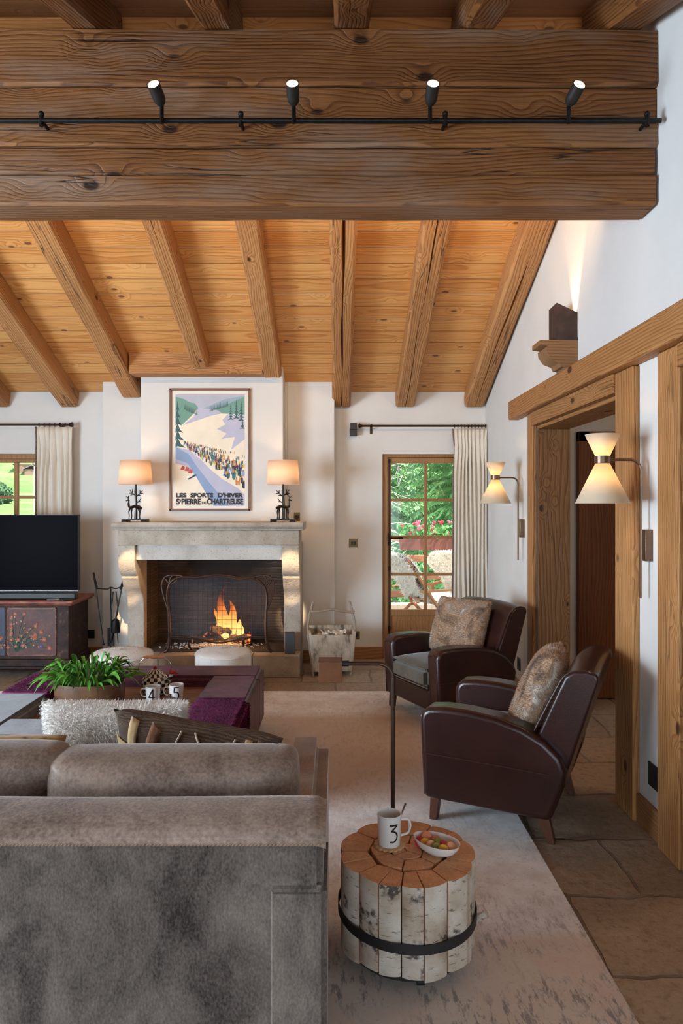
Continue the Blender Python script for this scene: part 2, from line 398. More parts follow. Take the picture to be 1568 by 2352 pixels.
def rug_mat():
    t = NT('distressed vintage rug'); tc = t.coord(rand=False); sp = t.n('ShaderNodeSeparateXYZ'); t.l(tc, sp.inputs[0]); y = sp.outputs[1]
    wv = t.noise(tc, 4, 4); yy = t.math('ADD', y, t.math('MULTIPLY', t.math('SUBTRACT', wv, 0.5), 0.10))
    yn = t.math('DIVIDE', yy, 6.0)
    tan = (0.56, 0.44, 0.355); pale = (0.86, 0.855, 0.85)
    band = t.ramp(yn, [(0.405, tan), (0.43, pale), (0.585, pale), (0.62, tan), (0.83, tan), (0.86, pale)])
    n = t.noise(tc, 7, 6, 0.7); col = t.mix(t.ramp(n, [(0.4, (0, 0, 0)), (0.68, (0.7, 0.7, 0.7))]), band, (0.58, 0.52, 0.46))
    # worn dark strokes running along the pile
    mp = t.n('ShaderNodeMapping'); mp.inputs['Scale'].default_value = (26, 7, 1); t.l(tc, mp.inputs[0])
    st = t.noise(mp.outputs[0], 1.6, 5, 0.72); patch = t.noise(tc, 2.1, 3)
    m = t.math('MULTIPLY', t.ramp(st, [(0.50, (0, 0, 0)), (0.60, (1, 1, 1))]), t.ramp(patch, [(0.42, (0, 0, 0)), (0.52, (1, 1, 1))]))
    near = t.ramp(yn, [(0.38, (1, 1, 1)), (0.46, (0.3, 0.3, 0.3))])
    m2 = t.math('MULTIPLY', m, near)
    col = t.mix(t.math('MULTIPLY', m2, 0.8), col, (0.17, 0.15, 0.145))
    # fine ornament, mostly rubbed away
    vo = t.n('ShaderNodeTexVoronoi'); vo.inputs['Scale'].default_value = 15; t.l(tc, vo.inputs['Vector'])
    orn = t.math('MULTIPLY', t.ramp(vo.outputs['Distance'], [(0.32, (0, 0, 0)), (0.36, (1, 1, 1)), (0.42, (0, 0, 0))]), t.ramp(t.noise(tc, 5, 4, 0.7), [(0.5, (0, 0, 0)), (0.58, (1, 1, 1))]))
    col = t.mix(t.math('MULTIPLY', orn, 0.18), col, (0.22, 0.19, 0.18))
    sp2 = t.noise(tc, 60, 5, 0.8)
    col = t.mix(t.ramp(sp2, [(0.58, (0, 0, 0)), (0.68, (0.6, 0.6, 0.6))]), col, (0.26, 0.21, 0.18))
    t.base(col).set(Roughness=0.95); t.b.inputs['Sheen Weight'].default_value = 0.3; t.b.inputs['Specular IOR Level'].default_value = 0.1
    t.bump(t.noise(tc, 300, 2), 0.3, 0.003); return t.m
RUGM = rug_mat()
GLASSM = None
def glass_mat():
    t = NT('window glass'); tr = t.n('ShaderNodeBsdfTransparent'); gl = t.n('ShaderNodeBsdfGlossy'); gl.inputs['Roughness'].default_value = 0.02
    mx = t.n('ShaderNodeMixShader'); mx.inputs[0].default_value = 0.03
    t.l(tr.outputs[0], mx.inputs[1]); t.l(gl.outputs[0], mx.inputs[2]); t.l(mx.outputs[0], t.out.inputs[0]); return t.m
GLASS = glass_mat()
def leather_mat():
    t = NT('burgundy brown leather'); v = t.coord(rand=True); n1 = t.noise(v, 3.5, 5, 0.6); n2 = t.noise(v, 160, 3)
    t.base(t.ramp(n1, [(0.3, (0.017, 0.0055, 0.0045)), (0.7, (0.040, 0.0115, 0.0085))])).set(Roughness=0.30)
    t.b.inputs['Coat Weight'].default_value = 0.16; t.b.inputs['Specular IOR Level'].default_value = 0.38; t.b.inputs['Coat Roughness'].default_value = 0.22
    t.bump(t.math('ADD', n2, t.math('MULTIPLY', n1, 1.5)), 0.10, 0.006); return t.m
LEATHER = leather_mat()
PIPING = plain('leather piping', (0.045, 0.018, 0.015), 0.3)
LEGW = plain('red brown leg wood', (0.10, 0.035, 0.018), 0.4)
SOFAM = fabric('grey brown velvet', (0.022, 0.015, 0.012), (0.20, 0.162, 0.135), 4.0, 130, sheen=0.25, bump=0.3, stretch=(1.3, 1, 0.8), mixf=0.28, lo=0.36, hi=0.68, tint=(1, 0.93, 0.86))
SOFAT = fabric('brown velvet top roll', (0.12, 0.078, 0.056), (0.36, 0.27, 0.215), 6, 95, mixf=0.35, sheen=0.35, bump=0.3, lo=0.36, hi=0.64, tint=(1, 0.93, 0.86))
CUSHM = fabric('brown glossy hide', (0.065, 0.036, 0.024), (0.30, 0.215, 0.165), 4.5, 110, mixf=0.3, rough=0.5, sheen=0.35, bump=0.12, lo=0.36, hi=0.68, tint=(1, 0.95, 0.9))
ARMM = fabric('tan brown hide', (0.15, 0.075, 0.038), (0.36, 0.22, 0.135), 4.5, 150, rough=0.6, sheen=0.4, bump=0.15)
SEATV = fabric('grey brown velvet seat', (0.075, 0.062, 0.045), (0.155, 0.130, 0.10), 5, 200, sheen=0.4, bump=0.15)
LINEN = fabric('cream linen', (0.62, 0.56, 0.47), (0.71, 0.655, 0.565), 9, 260, sheen=0.1, bump=0.2, stretch=(1, 1, 0.3))
FRINGE = fabric('brown fringe', (0.10, 0.055, 0.035), (0.25, 0.16, 0.11), 60, 200)
PURPLE = fabric('purple dyed hide', (0.090, 0.006, 0.038), (0.28, 0.035, 0.130), 7, 120, sheen=0.12, stretch=(1, 2, 1), bump=0.3, tint=(1, 0.6, 0.9))
PLUM = fabric('dark plum sleek hide', (0.035, 0.006, 0.011), (0.17, 0.055, 0.078), 5, 110, rough=0.45, sheen=0.08, bump=0.25, stretch=(1, 1.4, 1), lo=0.4, hi=0.72, tint=(1, 0.7, 0.85))
GREYH = fabric('grey blue hide', (0.12, 0.125, 0.145), (0.27, 0.28, 0.31), 5, 120, sheen=0.5)
def fur_mat(name, stops, scale, stretch=(1, 1, 1)):
    t = NT(name); v = t.coord(stretch, rand=True); n = t.noise(v, scale, 4, 0.6, 0.8)
    t.base(t.ramp(n, stops)).set(Roughness=0.85); t.b.inputs['Specular IOR Level'].default_value = 0.15; t.b.inputs['Sheen Weight'].default_value = 0.2
    return t.m
WFUR = fur_mat('white fur', [(0.3, (0.80, 0.74, 0.67)), (0.7, (0.92, 0.89, 0.85))], 4)
SHEEP = fur_mat('cream sheepskin', [(0.3, (0.84, 0.79, 0.69)), (0.7, (0.94, 0.91, 0.85))], 6)
RFUR = fur_mat('patched brown rabbit fur', [(0.30, (0.12, 0.10, 0.095)), (0.40, (0.32, 0.20, 0.125)), (0.48, (0.56, 0.37, 0.235)), (0.56, (0.42, 0.31, 0.235)), (0.66, (0.78, 0.70, 0.61))], 5.0, (1, 2.2, 1))
POUFH = fabric('white cowhide', (0.66, 0.63, 0.57), (0.84, 0.82, 0.78), 6, 140, sheen=0.3, bump=0.15, lo=0.3, hi=0.55)
CERAM = plain('white glazed ceramic', (0.78, 0.76, 0.72), 0.15, 0, 5, 0.02)
INK = plain('black printed ink', (0.008, 0.008, 0.008), 0.3)
STEEL = plain('polished steel', (0.6, 0.6, 0.62), 0.15, 1.0)
LEAF = NT('glossy green leaf'); _n = LEAF.noise(LEAF.coord(rand=False), 14, 3); LEAF.base(LEAF.ramp(_n, [(0.3, (0.025, 0.115, 0.014)), (0.7, (0.13, 0.35, 0.045))])).set(Roughness=0.32); LEAF = LEAF.m
SHADE_E = 0

# ================================================================== STRUCTURE
XR = 1.475; YB = 6.97; XL = -5.0
# floor
m = MB(); m.box(XL-0.2, 4.2, -2.6, YB+0.26, -0.12, 0.0); struct('floor', m, FLOORM, smooth=False)
# rug
m = MB(); m.box(-3.1, 0.893, 0.9, 5.72, 0.0, 0.012)
solo('rug', m, RUGM, 'large distressed beige and grey vintage rug on the stone floor', 'rug', bevel=0.004)

SL = 0.402; th = math.atan(SL); c_, s_ = math.cos(th), math.sin(th)
SN = 0.38; tn = math.atan(SN); cn_, sn_ = math.cos(tn), math.sin(tn)
YRIDGE = 3.565; ZR = 2.67+SL*(YB-YRIDGE)
# right wall: gable shape with two openings
def roofz(y): return 2.67+SL*(YB-y) if y > YRIDGE else ZR-SN*(YRIDGE-y)
m = MB(); TH = 0.235
def wall_r(y0, y1, z0, z1f):
    ys = [y0]+([YRIDGE] if y0 < YRIDGE < y1 else [])+[y1]
    poly = [(y0, z0), (y1, z0)]+[(y, z1f(y)) for y in reversed(ys)]
    m.prism(poly, 'yz', XR, XR+TH)
top = lambda y: roofz(y)+0.03
wall_r(5.16, YB, 0, top); wall_r(3.62, 5.16, 2.13, top); wall_r(2.94, 3.62, 0, top); wall_r(1.6, 2.94, 2.13, top); wall_r(-2.6, 1.6, 0, top)
struct('wall_right', m, PLASTER, smooth=False)
# back wall with window and door openings, chimney shoulder and breast
m = MB(); Y1 = YB+0.25; ZT = 2.72
m.box(XL, -4.25, YB, Y1, 0, ZT); m.box(-4.25, -2.87, YB, Y1, 0, 0.92); m.box(-4.25, -2.87, YB, Y1, 2.05, ZT)
m.box(-2.87, 0.449, YB, Y1, 0, ZT); m.box(0.449, 1.33, YB, Y1, 2.047, ZT); m.box(1.33, XR+TH, YB, Y1, 0, ZT)
struct('wall_back', m, PLASTER, smooth=False)
m = MB()
zsh = roofz(6.80)+0.01; zbr = roofz(6.55)+0.005
m.box(-2.295, -1.778, 6.80, YB, 0, zsh); m.box(-0.49, -0.03, 6.80, YB, 0, zsh); m.box(-1.778, -0.49, 6.80, YB, 1.10, zsh)
m.box(-1.85, -0.512, 6.55, 6.80, 1.30, zbr)
struct('wall_chimney', m, PLASTER, smooth=False, bevel=0.008)
# left and rear walls (outside the view) with assumed openings, added for daylight
m = MB()
m.box(XL-0.2, XL, -2.6, -0.1, 0, 3.0); m.box(XL-0.2, XL, 2.6, Y1, 0, 3.6); m.box(XL-0.2, XL, -0.1, 2.6, 0, 0.15); m.box(XL-0.2, XL, -0.1, 2.6, 2.4, 3.6)
struct('wall_left', m, PLASTER, smooth=False)
m = MB(); m.box(XL-0.2, -3.3, -2.7, -2.5, 0, 3); m.box(-3.3, 1.5, -2.7, -2.5, 0, 0.3); m.box(-3.3, 1.5, -2.7, -2.5, 2.6, 3); m.box(1.5, XR+TH, -2.7, -2.5, 0, 3)
struct('wall_rear', m, PLASTER, smooth=False)
# ceiling slopes
def slab(name, mat, M, x0, x1, y0, y1, t):
    mb = MB(); mb.box(x0, x1, y0, y1, -t, 0); o = struct(name, mb, mat, smooth=False); o.matrix_world = M; return o
Mf = Matrix(((1, 0, 0, 0), (0, -c_, -s_, YB), (0, s_, -c_, 2.67), (0, 0, 0, 1)))
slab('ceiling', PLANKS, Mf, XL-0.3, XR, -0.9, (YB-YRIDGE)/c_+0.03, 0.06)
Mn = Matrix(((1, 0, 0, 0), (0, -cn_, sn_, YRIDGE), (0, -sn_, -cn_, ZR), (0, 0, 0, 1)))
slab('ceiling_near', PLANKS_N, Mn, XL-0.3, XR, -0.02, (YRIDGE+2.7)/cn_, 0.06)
# the roof above the eave and hall
m = MB(); m.prism([(-2.9, ZR-SN*(YRIDGE+2.9)+0.1), (YRIDGE, ZR+0.10), (YB+1.4, 2.67-SL*1.4+0.16), (YB+1.4, 2.67-SL*1.4+0.26), (YRIDGE, ZR+0.25), (-2.9, ZR-SN*(YRIDGE+2.9)+0.25)], 'yz', XL-0.8, 4.6)
struct('ceiling_outer_roof', m, BEAM, smooth=False)

# ---- old timbers
def beam_mb(L, W, H, seed, amp=0.006, seg=None, crack=0.0, rnd=0.018):
    """hand-hewn timber along local X, bottom at z=0, centred on y"""
    mb = MB(); seg = seg or max(8, int(L/0.09))
    def sec(w, h, r):
        pts = []
        def edge(a, b, n):
            for i in range(n): pts.append((a[0]+(b[0]-a[0])*i/n, a[1]+(b[1]-a[1])*i/n))
        if crack:
            edge((-w/2+r, 0), (-crack, 0), 2); pts += [(-crack, 0), (0, 1e9), (crack, 0)]; edge((crack*2, 0), (w/2-r, 0), 2)
        else: edge((-w/2+r, 0), (w/2-r, 0), 4)
        pts.append((w/2-r, 0)); pts.append((w/2, r)); edge((w/2, r*2), (w/2, h), 3); pts.append((w/2, h))
        pts.append((-w/2, h)); edge((-w/2, h-0.01), (-w/2, r*2), 3); pts.append((-w/2, r))
        return pts
    base = sec(W, H, rnd); rings = []
    for i in range(seg+1):
        x = L*i/seg; ring = []
        wob = noise.noise(Vector((x*0.5, seed*7.1, 0)))*amp*1.5
        cw = noise.noise(Vector((x*1.3, seed*3.3, 5)))*0.02
        cd = max(0, 0.6+noise.noise(Vector((x*1.1, seed*5.3, 9)))*1.4)
        for (y, z) in base:
            if z > 1e8: y, z = cw, 0.055*cd; ring.append((x, y, z)); continue
            if crack and z == 0 and abs(y) <= crack+1e-6:
                ring.append((x, cw+y*max(0.15, cd), 0)); continue
            nn = Vector((x*2.3, y*9+seed*13.7, z*9))
            dz = noise.noise(nn)*amp; dy = noise.noise(nn+Vector((0, 0, 50)))*amp
            if z >= H-1e-6: dz = 0
            ring.append((x, y+dy+wob, max(z+dz, 0) if z < H-1e-6 else H))
        rings.append([mb.v(p) for p in ring])
    n = len(base)
    for A, B in zip(rings, rings[1:]):
        for k in range(n): mb.f([A[k], A[(k+1) % n], B[(k+1) % n], B[k]])
    mb.f(list(reversed(rings[0]))); mb.f(rings[-1])
    return mb

HR = 0.160
def far_rafter(x0, x1, yend, seed, label, crack=0.0):
    zb = 2.495+SL*(6.97-yend)
    L = (yend-YRIDGE)/c_
    o = solo('rafter', beam_mb(L, x1-x0, HR, seed, 0.008, crack=crack), RAFT, label, 'rafter', 'rafters of the far roof slope', ang=28)
    o.matrix_world = Matrix(((0, 1, 0, (x0+x1)/2), (-c_, 0, s_, yend), (s_, 0, c_, zb), (0, 0, 0, 1)))
far_rafter(-3.45, -3.27, 6.93, 1, 'leftmost rafter, only its lower end showing at the left edge')
far_rafter(-2.76, -2.585, 6.93, 2, 'rafter ending over the white wall between window and fireplace')
far_rafter(-2.09, -1.91, 6.76, 3, 'rafter ending beside the left edge of the chimney breast')
far_rafter(-1.315, -1.165, 6.27, 4, 'rafter meeting the cross timber above the framed poster', 0.006)
far_rafter(-0.68, -0.52, 6.43, 5, 'rafter ending at the right edge of the chimney breast')
far_rafter(-0.046, 0.134, 6.93, 6, 'rafter with a long deep split, running straight away at picture centre', 0.016)
far_rafter(0.575, 0.765, 6.93, 7, 'rafter ending above the curtain rod of the terrace door', 0.005)
far_rafter(1.268, 1.462, 6.93, 8, 'cracked rafter lying along the white right wall', 0.014)
def near_rafter(x0, x1, seed, label):
    y0 = YRIDGE-0.0; zb = 3.735+SN*(YRIDGE-3.2); L = 4.2
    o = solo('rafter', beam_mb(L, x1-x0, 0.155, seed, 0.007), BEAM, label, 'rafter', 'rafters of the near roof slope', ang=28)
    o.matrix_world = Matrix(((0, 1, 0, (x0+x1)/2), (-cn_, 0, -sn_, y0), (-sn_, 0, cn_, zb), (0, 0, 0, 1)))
near_rafter(-1.234, -1.09, 11, 'dark rafter resting on the big beam, leftmost one')
near_rafter(-0.626, -0.48, 12, 'dark rafter resting on the big beam, second from the left')
near_rafter(-0.014, 0.15, 13, 'dark rafter resting on the big beam, above its middle')
near_rafter(0.576, 0.73, 14, 'dark rafter resting on the big beam, second from the right wall')
near_rafter(1.235, 1.42, 15, 'dark rafter resting on the big beam, along the right wall')
# trimmer over the chimney
o = solo('cross_timber', beam_mb(1.21, 0.21, 0.20, 21, 0.006), RAFT, 'short horizontal timber between two rafters above the chimney breast', 'beam', loc=(-1.895, 6.435, 2.735), ang=28)
# big stacked beam
bz = [(470, 403), (400, 338), (335, 283), (280, 199), (196, 68)]
labs = ['lowest and longest-cracked timber of the big stacked cross beam', 'second timber from the bottom of the stacked cross beam',
        'narrow middle timber just below the black light rail', 'timber of the stacked cross beam right behind the four spotlights', 'topmost and tallest timber of the stacked cross beam']
for i, (v0, v1) in enumerate(bz):
    z0 = CH+(1157-v0)/F*3.2; z1 = CH+(1157-v1)/F*3.2; dyy = (0.0, 0.012, -0.004, 0.010, 0.0)[i]
    W = 0.19-dyy
    L = 5.9+XR-0.003-(0.012 if i in (0, 1) else 0)
    o = solo('beam_timber', beam_mb(L-0.92, W, z1-z0-0.002, 31+i, 0.0085, rnd=0.012), BEAM, labs[i], 'beam', 'timbers of the big cross beam', loc=(-4.98, 3.2+dyy+W/2, z0), ang=28)

# ---- right wall joinery: header beam, posts
m = MB(); m.box(1.385, XR, 1.4, 5.66, 2.228, 2.378); 
o = solo('header_beam', m, HEADER, 'long horizontal wooden header beam over the doorways on the right wall', 'beam', bevel=0.01)
m = MB(); m.box(1.43, XR+TH, 3.62, 5.16, 2.125, 2.226); m.box(XR+0.0, XR+TH, 3.62, 5.16, 2.10, 2.125)
struct('trim_1', m, HEADER, bevel=0.004)
m = MB(); m.box(1.43, XR+TH, 1.6, 2.94, 2.125, 2.226); struct('trim_2', m, HEADER, bevel=0.004)
def post(n, y0, y1, lab=None):
    m = MB(); m.box(1.44, XR-0.001, y0, y1, 0, 2.226); struct('trim_%d' % n, m, POST, bevel=0.006)
post(3, 5.16, 5.29); post(4, 3.40, 3.62); post(5, 2.94, 3.14)
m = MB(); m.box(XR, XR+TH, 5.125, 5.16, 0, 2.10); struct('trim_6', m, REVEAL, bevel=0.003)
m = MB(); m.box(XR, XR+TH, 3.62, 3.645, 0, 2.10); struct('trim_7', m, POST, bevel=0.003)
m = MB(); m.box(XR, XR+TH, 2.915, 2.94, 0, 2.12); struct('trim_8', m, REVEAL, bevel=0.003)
# baseboards
m = MB(); m.box(XR-0.018, XR, 3.14, 3.40, 0, 0.14); struct('baseboard_right', m, BASEW, bevel=0.004)
m = MB(); m.box(XR-0.018, XR, 5.29, YB, 0, 0.12); struct('baseboard_right_far', m, BASEW, bevel=0.004)
m = MB(); m.box(-0.03, 0.449, YB-0.018, YB, 0, 0.12); struct('baseboard_back', m, BASEWX, bevel=0.004)
m = MB(); m.box(-0.335, -0.03, 6.782, 6.80, 0, 0.12); struct('baseboard_chimney', m, BASEWX, bevel=0.004)
m = MB(); m.box(-2.87, -2.295, YB-0.018, YB, 0, 0.12); struct('baseboard_left', m, BASEWX, bevel=0.004)
# hall behind the doorways
m = MB(); m.box(XR+TH, 3.9, 5.55, 5.7, 0, 2.6); m.box(3.9, 4.05, -2.6, 5.7, 0, 2.6); struct('wall_hall', m, PLASTER, smooth=False)
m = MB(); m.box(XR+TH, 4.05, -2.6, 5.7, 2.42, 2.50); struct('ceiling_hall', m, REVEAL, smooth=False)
m = MB(); m.box(XR+TH, 4.05, -2.7, -2.6, 0, 2.6); struct('wall_hall_rear', m, PLASTER, smooth=False)
light('assumed_hall_light', 'POINT', (2.5, 3.3, 2.2), 14, (1.0, 0.72, 0.45), 0.08)  # assumed unseen lamp without fixture, added for warm light in the hall
m = MB(); m.box(1.90, 1.99, 5.49, 5.55, 0, 2.12); m.box(1.90, 2.95, 5.49, 5.55, 2.04, 2.12); m.box(2.86, 2.95, 5.49, 5.55, 0, 2.12)
f_ = MB(); f_.box(1.99, 2.86, 5.515, 5.55, 0.01, 2.04)
d2 = struct('door_2', f_, HALLDOOR, bevel=0.003); part('door_frame', m, HALLDOOR, d2, bevel=0.004)
m = MB(); m.box(2.6, 2.66, 0.4, 2.2, 0.0, 2.42); struct('wall_hall_panel', m, REVEAL, smooth=False)

# ---- terrace door (door_1)
D0, D1, DZ = 0.449, 1.33, 2.047
m = MB(); yy0, yy1 = 7.00, 7.10
m.box(D0, D0+0.055, yy0, yy1, 0, DZ); m.box(D1-0.055, D1, yy0, yy1, 0, DZ); m.box(D0+0.055, D1-0.055, yy0, yy1, DZ-0.03, DZ)
door = struct('door_1', m, OAKZ, bevel=0.004)
Yd = 7.03
def ux(u): return (u-775)/F*Yd
def vz(v): return CH-(v-1157)/F*Yd
lx0, lx1 = D0+0.056, D1-0.056
px = [(ux(898), ux(973.5)), (ux(980.5), ux(1056))]
pz = [(vz(1145), vz(1064)), (vz(1230), vz(1151.5)), (vz(1316), vz(1237)), (vz(1400), vz(1322))]
m = MB(); a0, a1 = 7.012, 7.062
m.box(lx0, px[0][0], a0, a1, 0.01, DZ-0.032); m.box(px[1][1], lx1, a0, a1, 0.01, DZ-0.032)
m.box(px[0][0], px[1][1], a0, a1, pz[0][1], DZ-0.032); m.box(px[0][0], px[1][1], a0, a1, vz(1414), pz[3][0]); m.box(px[0][0], px[1][1], a0, a1, 0.01, 0.14)
leaf = part('door_leaf', m, OAKZ, door, bevel=0.004)
m = MB(); m.box(px[0][1], px[1][0], a0+.004, a1-.004, pz[3][0], pz[0][1])
for i in range(3):
    for q in px: m.box(q[0], q[1], a0+.004, a1-.004, pz[i+1][1], pz[i][0])
part('glazing_bars', m, OAKZ, door, bevel=0.004)
m = MB(); m.box(px[0][0], px[1][1], a0+0.012, a1-0.01, 0.14, vz(1414)); m.box(px[0][0]+.05, px[1][1]-.05, a0+0.004, a0+0.012, 0.19, vz(1414)-.05); part('lower_panel', m, OAKZ, door, bevel=0.004)
for (x0, x1) in px:
    for (z0, z1) in pz:
        m = MB(); m.box(x0, x1, 7.036, 7.040, z0, z1); part('pane', m, GLASS, door, smooth=False)
m = MB(); xh = (lx0+px[0][0])/2-0.004; m.tube([(xh, 7.0, 0.2), (xh, 7.0, 2.0)], 0.006)
for z in (1.98, 1.15, 0.9, 0.3): m.box(xh-0.012, xh+0.012, 6.992, 7.012, z-0.02, z+0.02)
part('espagnolette_rod', m, IRON, door)
m = MB(); zc = vz(1236); m.box(xh-0.012, xh+0.012, 6.985, 7.012, zc-0.05, zc+0.05); m.tube([(xh, 6.985, zc), (xh, 6.955, zc), (xh+0.03, 6.95, zc), (xh+0.115, 6.95, zc+0.004)], [0.009, 0.009, 0.008, 0.009]); m.ball((xh+0.12, 6.95, zc+0.004), 0.013)
part('door_handle', m, IRON, door)
# ---- left window (window_1)
m = MB(); wx0, wx1, wz0, wz1 = -4.25, -2.87, 0.92, 2.05
m.box(wx0, wx0+0.05, 7.0, 7.09, wz0, wz1); m.box(wx1-0.05, wx1, 7.0, 7.09, wz0, wz1); m.box(wx0+.05, wx1-.05, 7.0, 7.09, wz1-0.05, wz1); m.box(wx0+.05, wx1-.05, 7.0, 7.09, wz0, wz0+0.05)
win = struct('window_1', m, OAKZ, bevel=0.004)
Yw = 7.03
m = MB(); xm = (38-775)/F*Yw; zt = CH-(1142-1157)/F*Yw
ztop = CH-(1063-1157)/F*Yw
m.box(wx0+.05, wx1-.05, 7.012, 7.06, ztop, wz1-.05); m.box(wx0+.05, wx1-.05, 7.012, 7.06, wz0+.05, wz0+.10)
m.box(-3.60, -3.52, 7.012, 7.06, wz0+.05, ztop); m.box(wx1-.1, wx1-.05, 7.012, 7.06, wz0+.05, ztop); m.box(wx0+.05, wx0+.1, 7.012, 7.06, wz0+.05, ztop)
part('sash', m, OAKZ, win, bevel=0.003)
m = MB(); m.box(xm-0.018, xm+0.018, 7.016, 7.056, wz0+.1, ztop); m.box(-3.52, xm-.018, 7.016, 7.056, zt-0.016, zt+0.016); m.box(xm+.018, wx1-.1, 7.016, 7.056, zt-0.016, zt+0.016)
m.box(-3.93, -3.90, 7.016, 7.056, wz0+.1, ztop); m.box(wx0+.1, -3.6, 7.016, 7.056, zt-0.016, zt+0.016)
part('glazing_bars', m, OAKZ, win, bevel=0.003)
for (x0, x1) in ((wx0+.1, -3.93), (-3.90, -3.60), (-3.52, xm-.018), (xm+.018, wx1-.1)):
    for (z0, z1) in ((wz0+.1, zt-.016), (zt+.016, ztop)):
        m = MB(); m.box(x0, x1, 7.034, 7.038, z0, z1); part('pane', m, GLASS, win, smooth=False)

# ================================================================== FIREPLACE
fp = thing('fireplace', 'large carved beige limestone fireplace with burning fire', 'fireplace', (-1.13, 6.6, 0))
O = (-1.13, 6.6, 0)
JL = (-1.93, -1.778); JR = (-0.49, -0.337)
m = MB(O); m.prism([(6.052, 1.387), (6.046, 1.365), (6.056, 1.345), (6.075, 1.335), (6.082, 1.318), (6.54, 1.318), (6.54, 1.387)], 'yz', -1.966, -0.295)
part('mantel_shelf', m, LIME, fp, bevel=0.006, seg=2)
m = MB(O); m.box(-1.93, -0.337, 6.11, 6.54, 1.188, 1.318); part('frieze', m, LIME, fp, bevel=0.006)
m = MB(O); m.box(JL[1], JR[0], 6.145, 6.54, 1.053, 1.188); part('lintel', m, LIMEG, fp, bevel=0.006)
m = MB(O); m.box(JL[1], JR[0], 6.54, 6.795, 1.053, 1.30); part('smoke_hood', m, SLATE, fp)
prof = [(6.11, 1.186), (6.11, 1.053), (6.125, 1.00), (6.16, 0.945), (6.215, 0.905), (6.215, 0.885), (6.235, 0.865), (6.262, 0.815), (6.315, 0.765), (6.372, 0.715), (6.395, 0.655), (6.405, 0.57), (6.405, 0.20), (6.79, 0.20), (6.79, 1.186)]
# resample the curved jamb profile
for (a, b) in (JL, JR):
    m = MB(O); m.prism(prof, 'yz', a, b); part('jamb', m, LIME, fp, bevel=0.007, seg=2)
m = MB(O)
for x0, x1 in ((-1.93, -1.60), (-1.597, -1.17), (-1.167, -0.76), (-0.757, -0.337)):
    m.box(x0, x1, 6.205, 6.40, 0, 0.20)
m.box(-1.93, -0.337, 6.40, 6.79, 0, 0.198)
part('hearth', m, LIME, fp, bevel=0.008)
ASHD = plain('sooty hearth stone', (0.045, 0.040, 0.036), 0.9, 0, 9, 0.7, 0.4)
m = MB(O); m.box(JL[1]+.001, JR[0]-.001, 6.335, 6.86, 0.2, 0.207); part('hearth_plate', m, ASHD, fp)
m = MB(); m.box(JL[1]-.01, JR[0]+.01, 6.86, 6.90, 0.0, 1.10); o = part('fireback', m, SLATE, None); o.parent = fp; o.matrix_parent_inverse = fp.matrix_world.inverted(); o.location = (1.13, -6.6, 0)
m = MB(); m.box(JL[1], JL[1]+0.012, 6.50, 6.86, 0.207, 1.053); o = part('side_lining', m, SLATE, fp); o.location = (1.13, -6.6, 0)
m = MB(); m.box(JR[0]-0.012, JR[0], 6.50, 6.86, 0.207, 1.053); o = part('side_lining', m, SLATE, fp); o.location = (1.13, -6.6, 0)
m = MB(); m.box(JL[1], JR[0], 6.79, 6.86, 1.053, 1.1); o = part('flue_throat', m, SLATE, fp); o.location = (1.13, -6.6, 0)

# fire bed
ASH = plain('pale ash', (0.50, 0.49, 0.47), 0.95, 0, 50, 0.35)
CHAR = NT('charred log with glowing edges'); _v = CHAR.coord(rand=True); _n = CHAR.noise(_v, 22, 4, 0.7)
CHAR.base(CHAR.ramp(_n, [(0.35, (0.012, 0.010, 0.009)), (0.7, (0.11, 0.095, 0.085))])).set(Roughness=0.9)
CHAR.l(CHAR.ramp(CHAR.noise(_v, 13, 3, 0.6), [(0.56, (0, 0, 0)), (0.72, (1.0, 0.17, 0.02))]), CHAR.b.inputs['Emission Color']); CHAR.b.inputs['Emission Strength'].default_value = 1.6; CHAR.bump(_n, 0.6, 0.01); CHAR = CHAR.m
rg = random.Random(5)
m = MB()
for i in range(900):
    x = rg.gauss(0, 0.16); y = rg.uniform(-0.17, 0.10); r = rg.uniform(0.004, 0.011)
    Mx = Matrix.Rotation(rg.uniform(0, 6), 3, 'Z') @ Matrix.Rotation(rg.uniform(0, 3), 3, 'X')
    z = 0.207+r*0.5+max(0, 0.030*(1-(x/0.3)**2))*rg.random()
    m.box(-r, r, -r*0.7, r*0.7, -r*0.4, r*0.4, Matrix.Translation((x, y, z)) @ Mx.to_4x4())
solo('ash_heap', m, ASH, 'heap of pale ash and grey embers on the hearth under the fire', 'ash', loc=(-1.15, 6.60, 0), kind='stuff', smooth=False)
def log_mb(L, r, seed, n=12):
    rr = random.Random(seed); pts = [(L*(i/8-0.5), math.sin(i*0.9+seed)*r*0.1, 0) for i in range(9)]
    mb = MB(); mb.tube(pts, [r*(0.95+0.12*rr.random()) for _ in pts], n); return mb
for i, (x, y, z, L, r, rz, ry, lab) in enumerate([
        (-1.20, 6.64, 0.262, 0.36, 0.045, 10, 0, 'charred log lying at the left of the fire bed'),
        (-0.99, 6.66, 0.262, 0.34, 0.047, -14, 0, 'charred log lying at the right of the fire bed'),
        (-1.08, 6.74, 0.265, 0.46, 0.050, 3, 0, 'charred log at the back of the fire bed'),
        (-1.06, 6.64, 0.340, 0.30, 0.040, 28, 8, 'charred log lying across the top of the burning pile')]):
    o = solo('fire_log', log_mb(L, r, i), CHAR, lab, 'log', 'logs burning in the fireplace', loc=(x, y, z)); o.rotation_euler = (0, R(ry), R(rz))
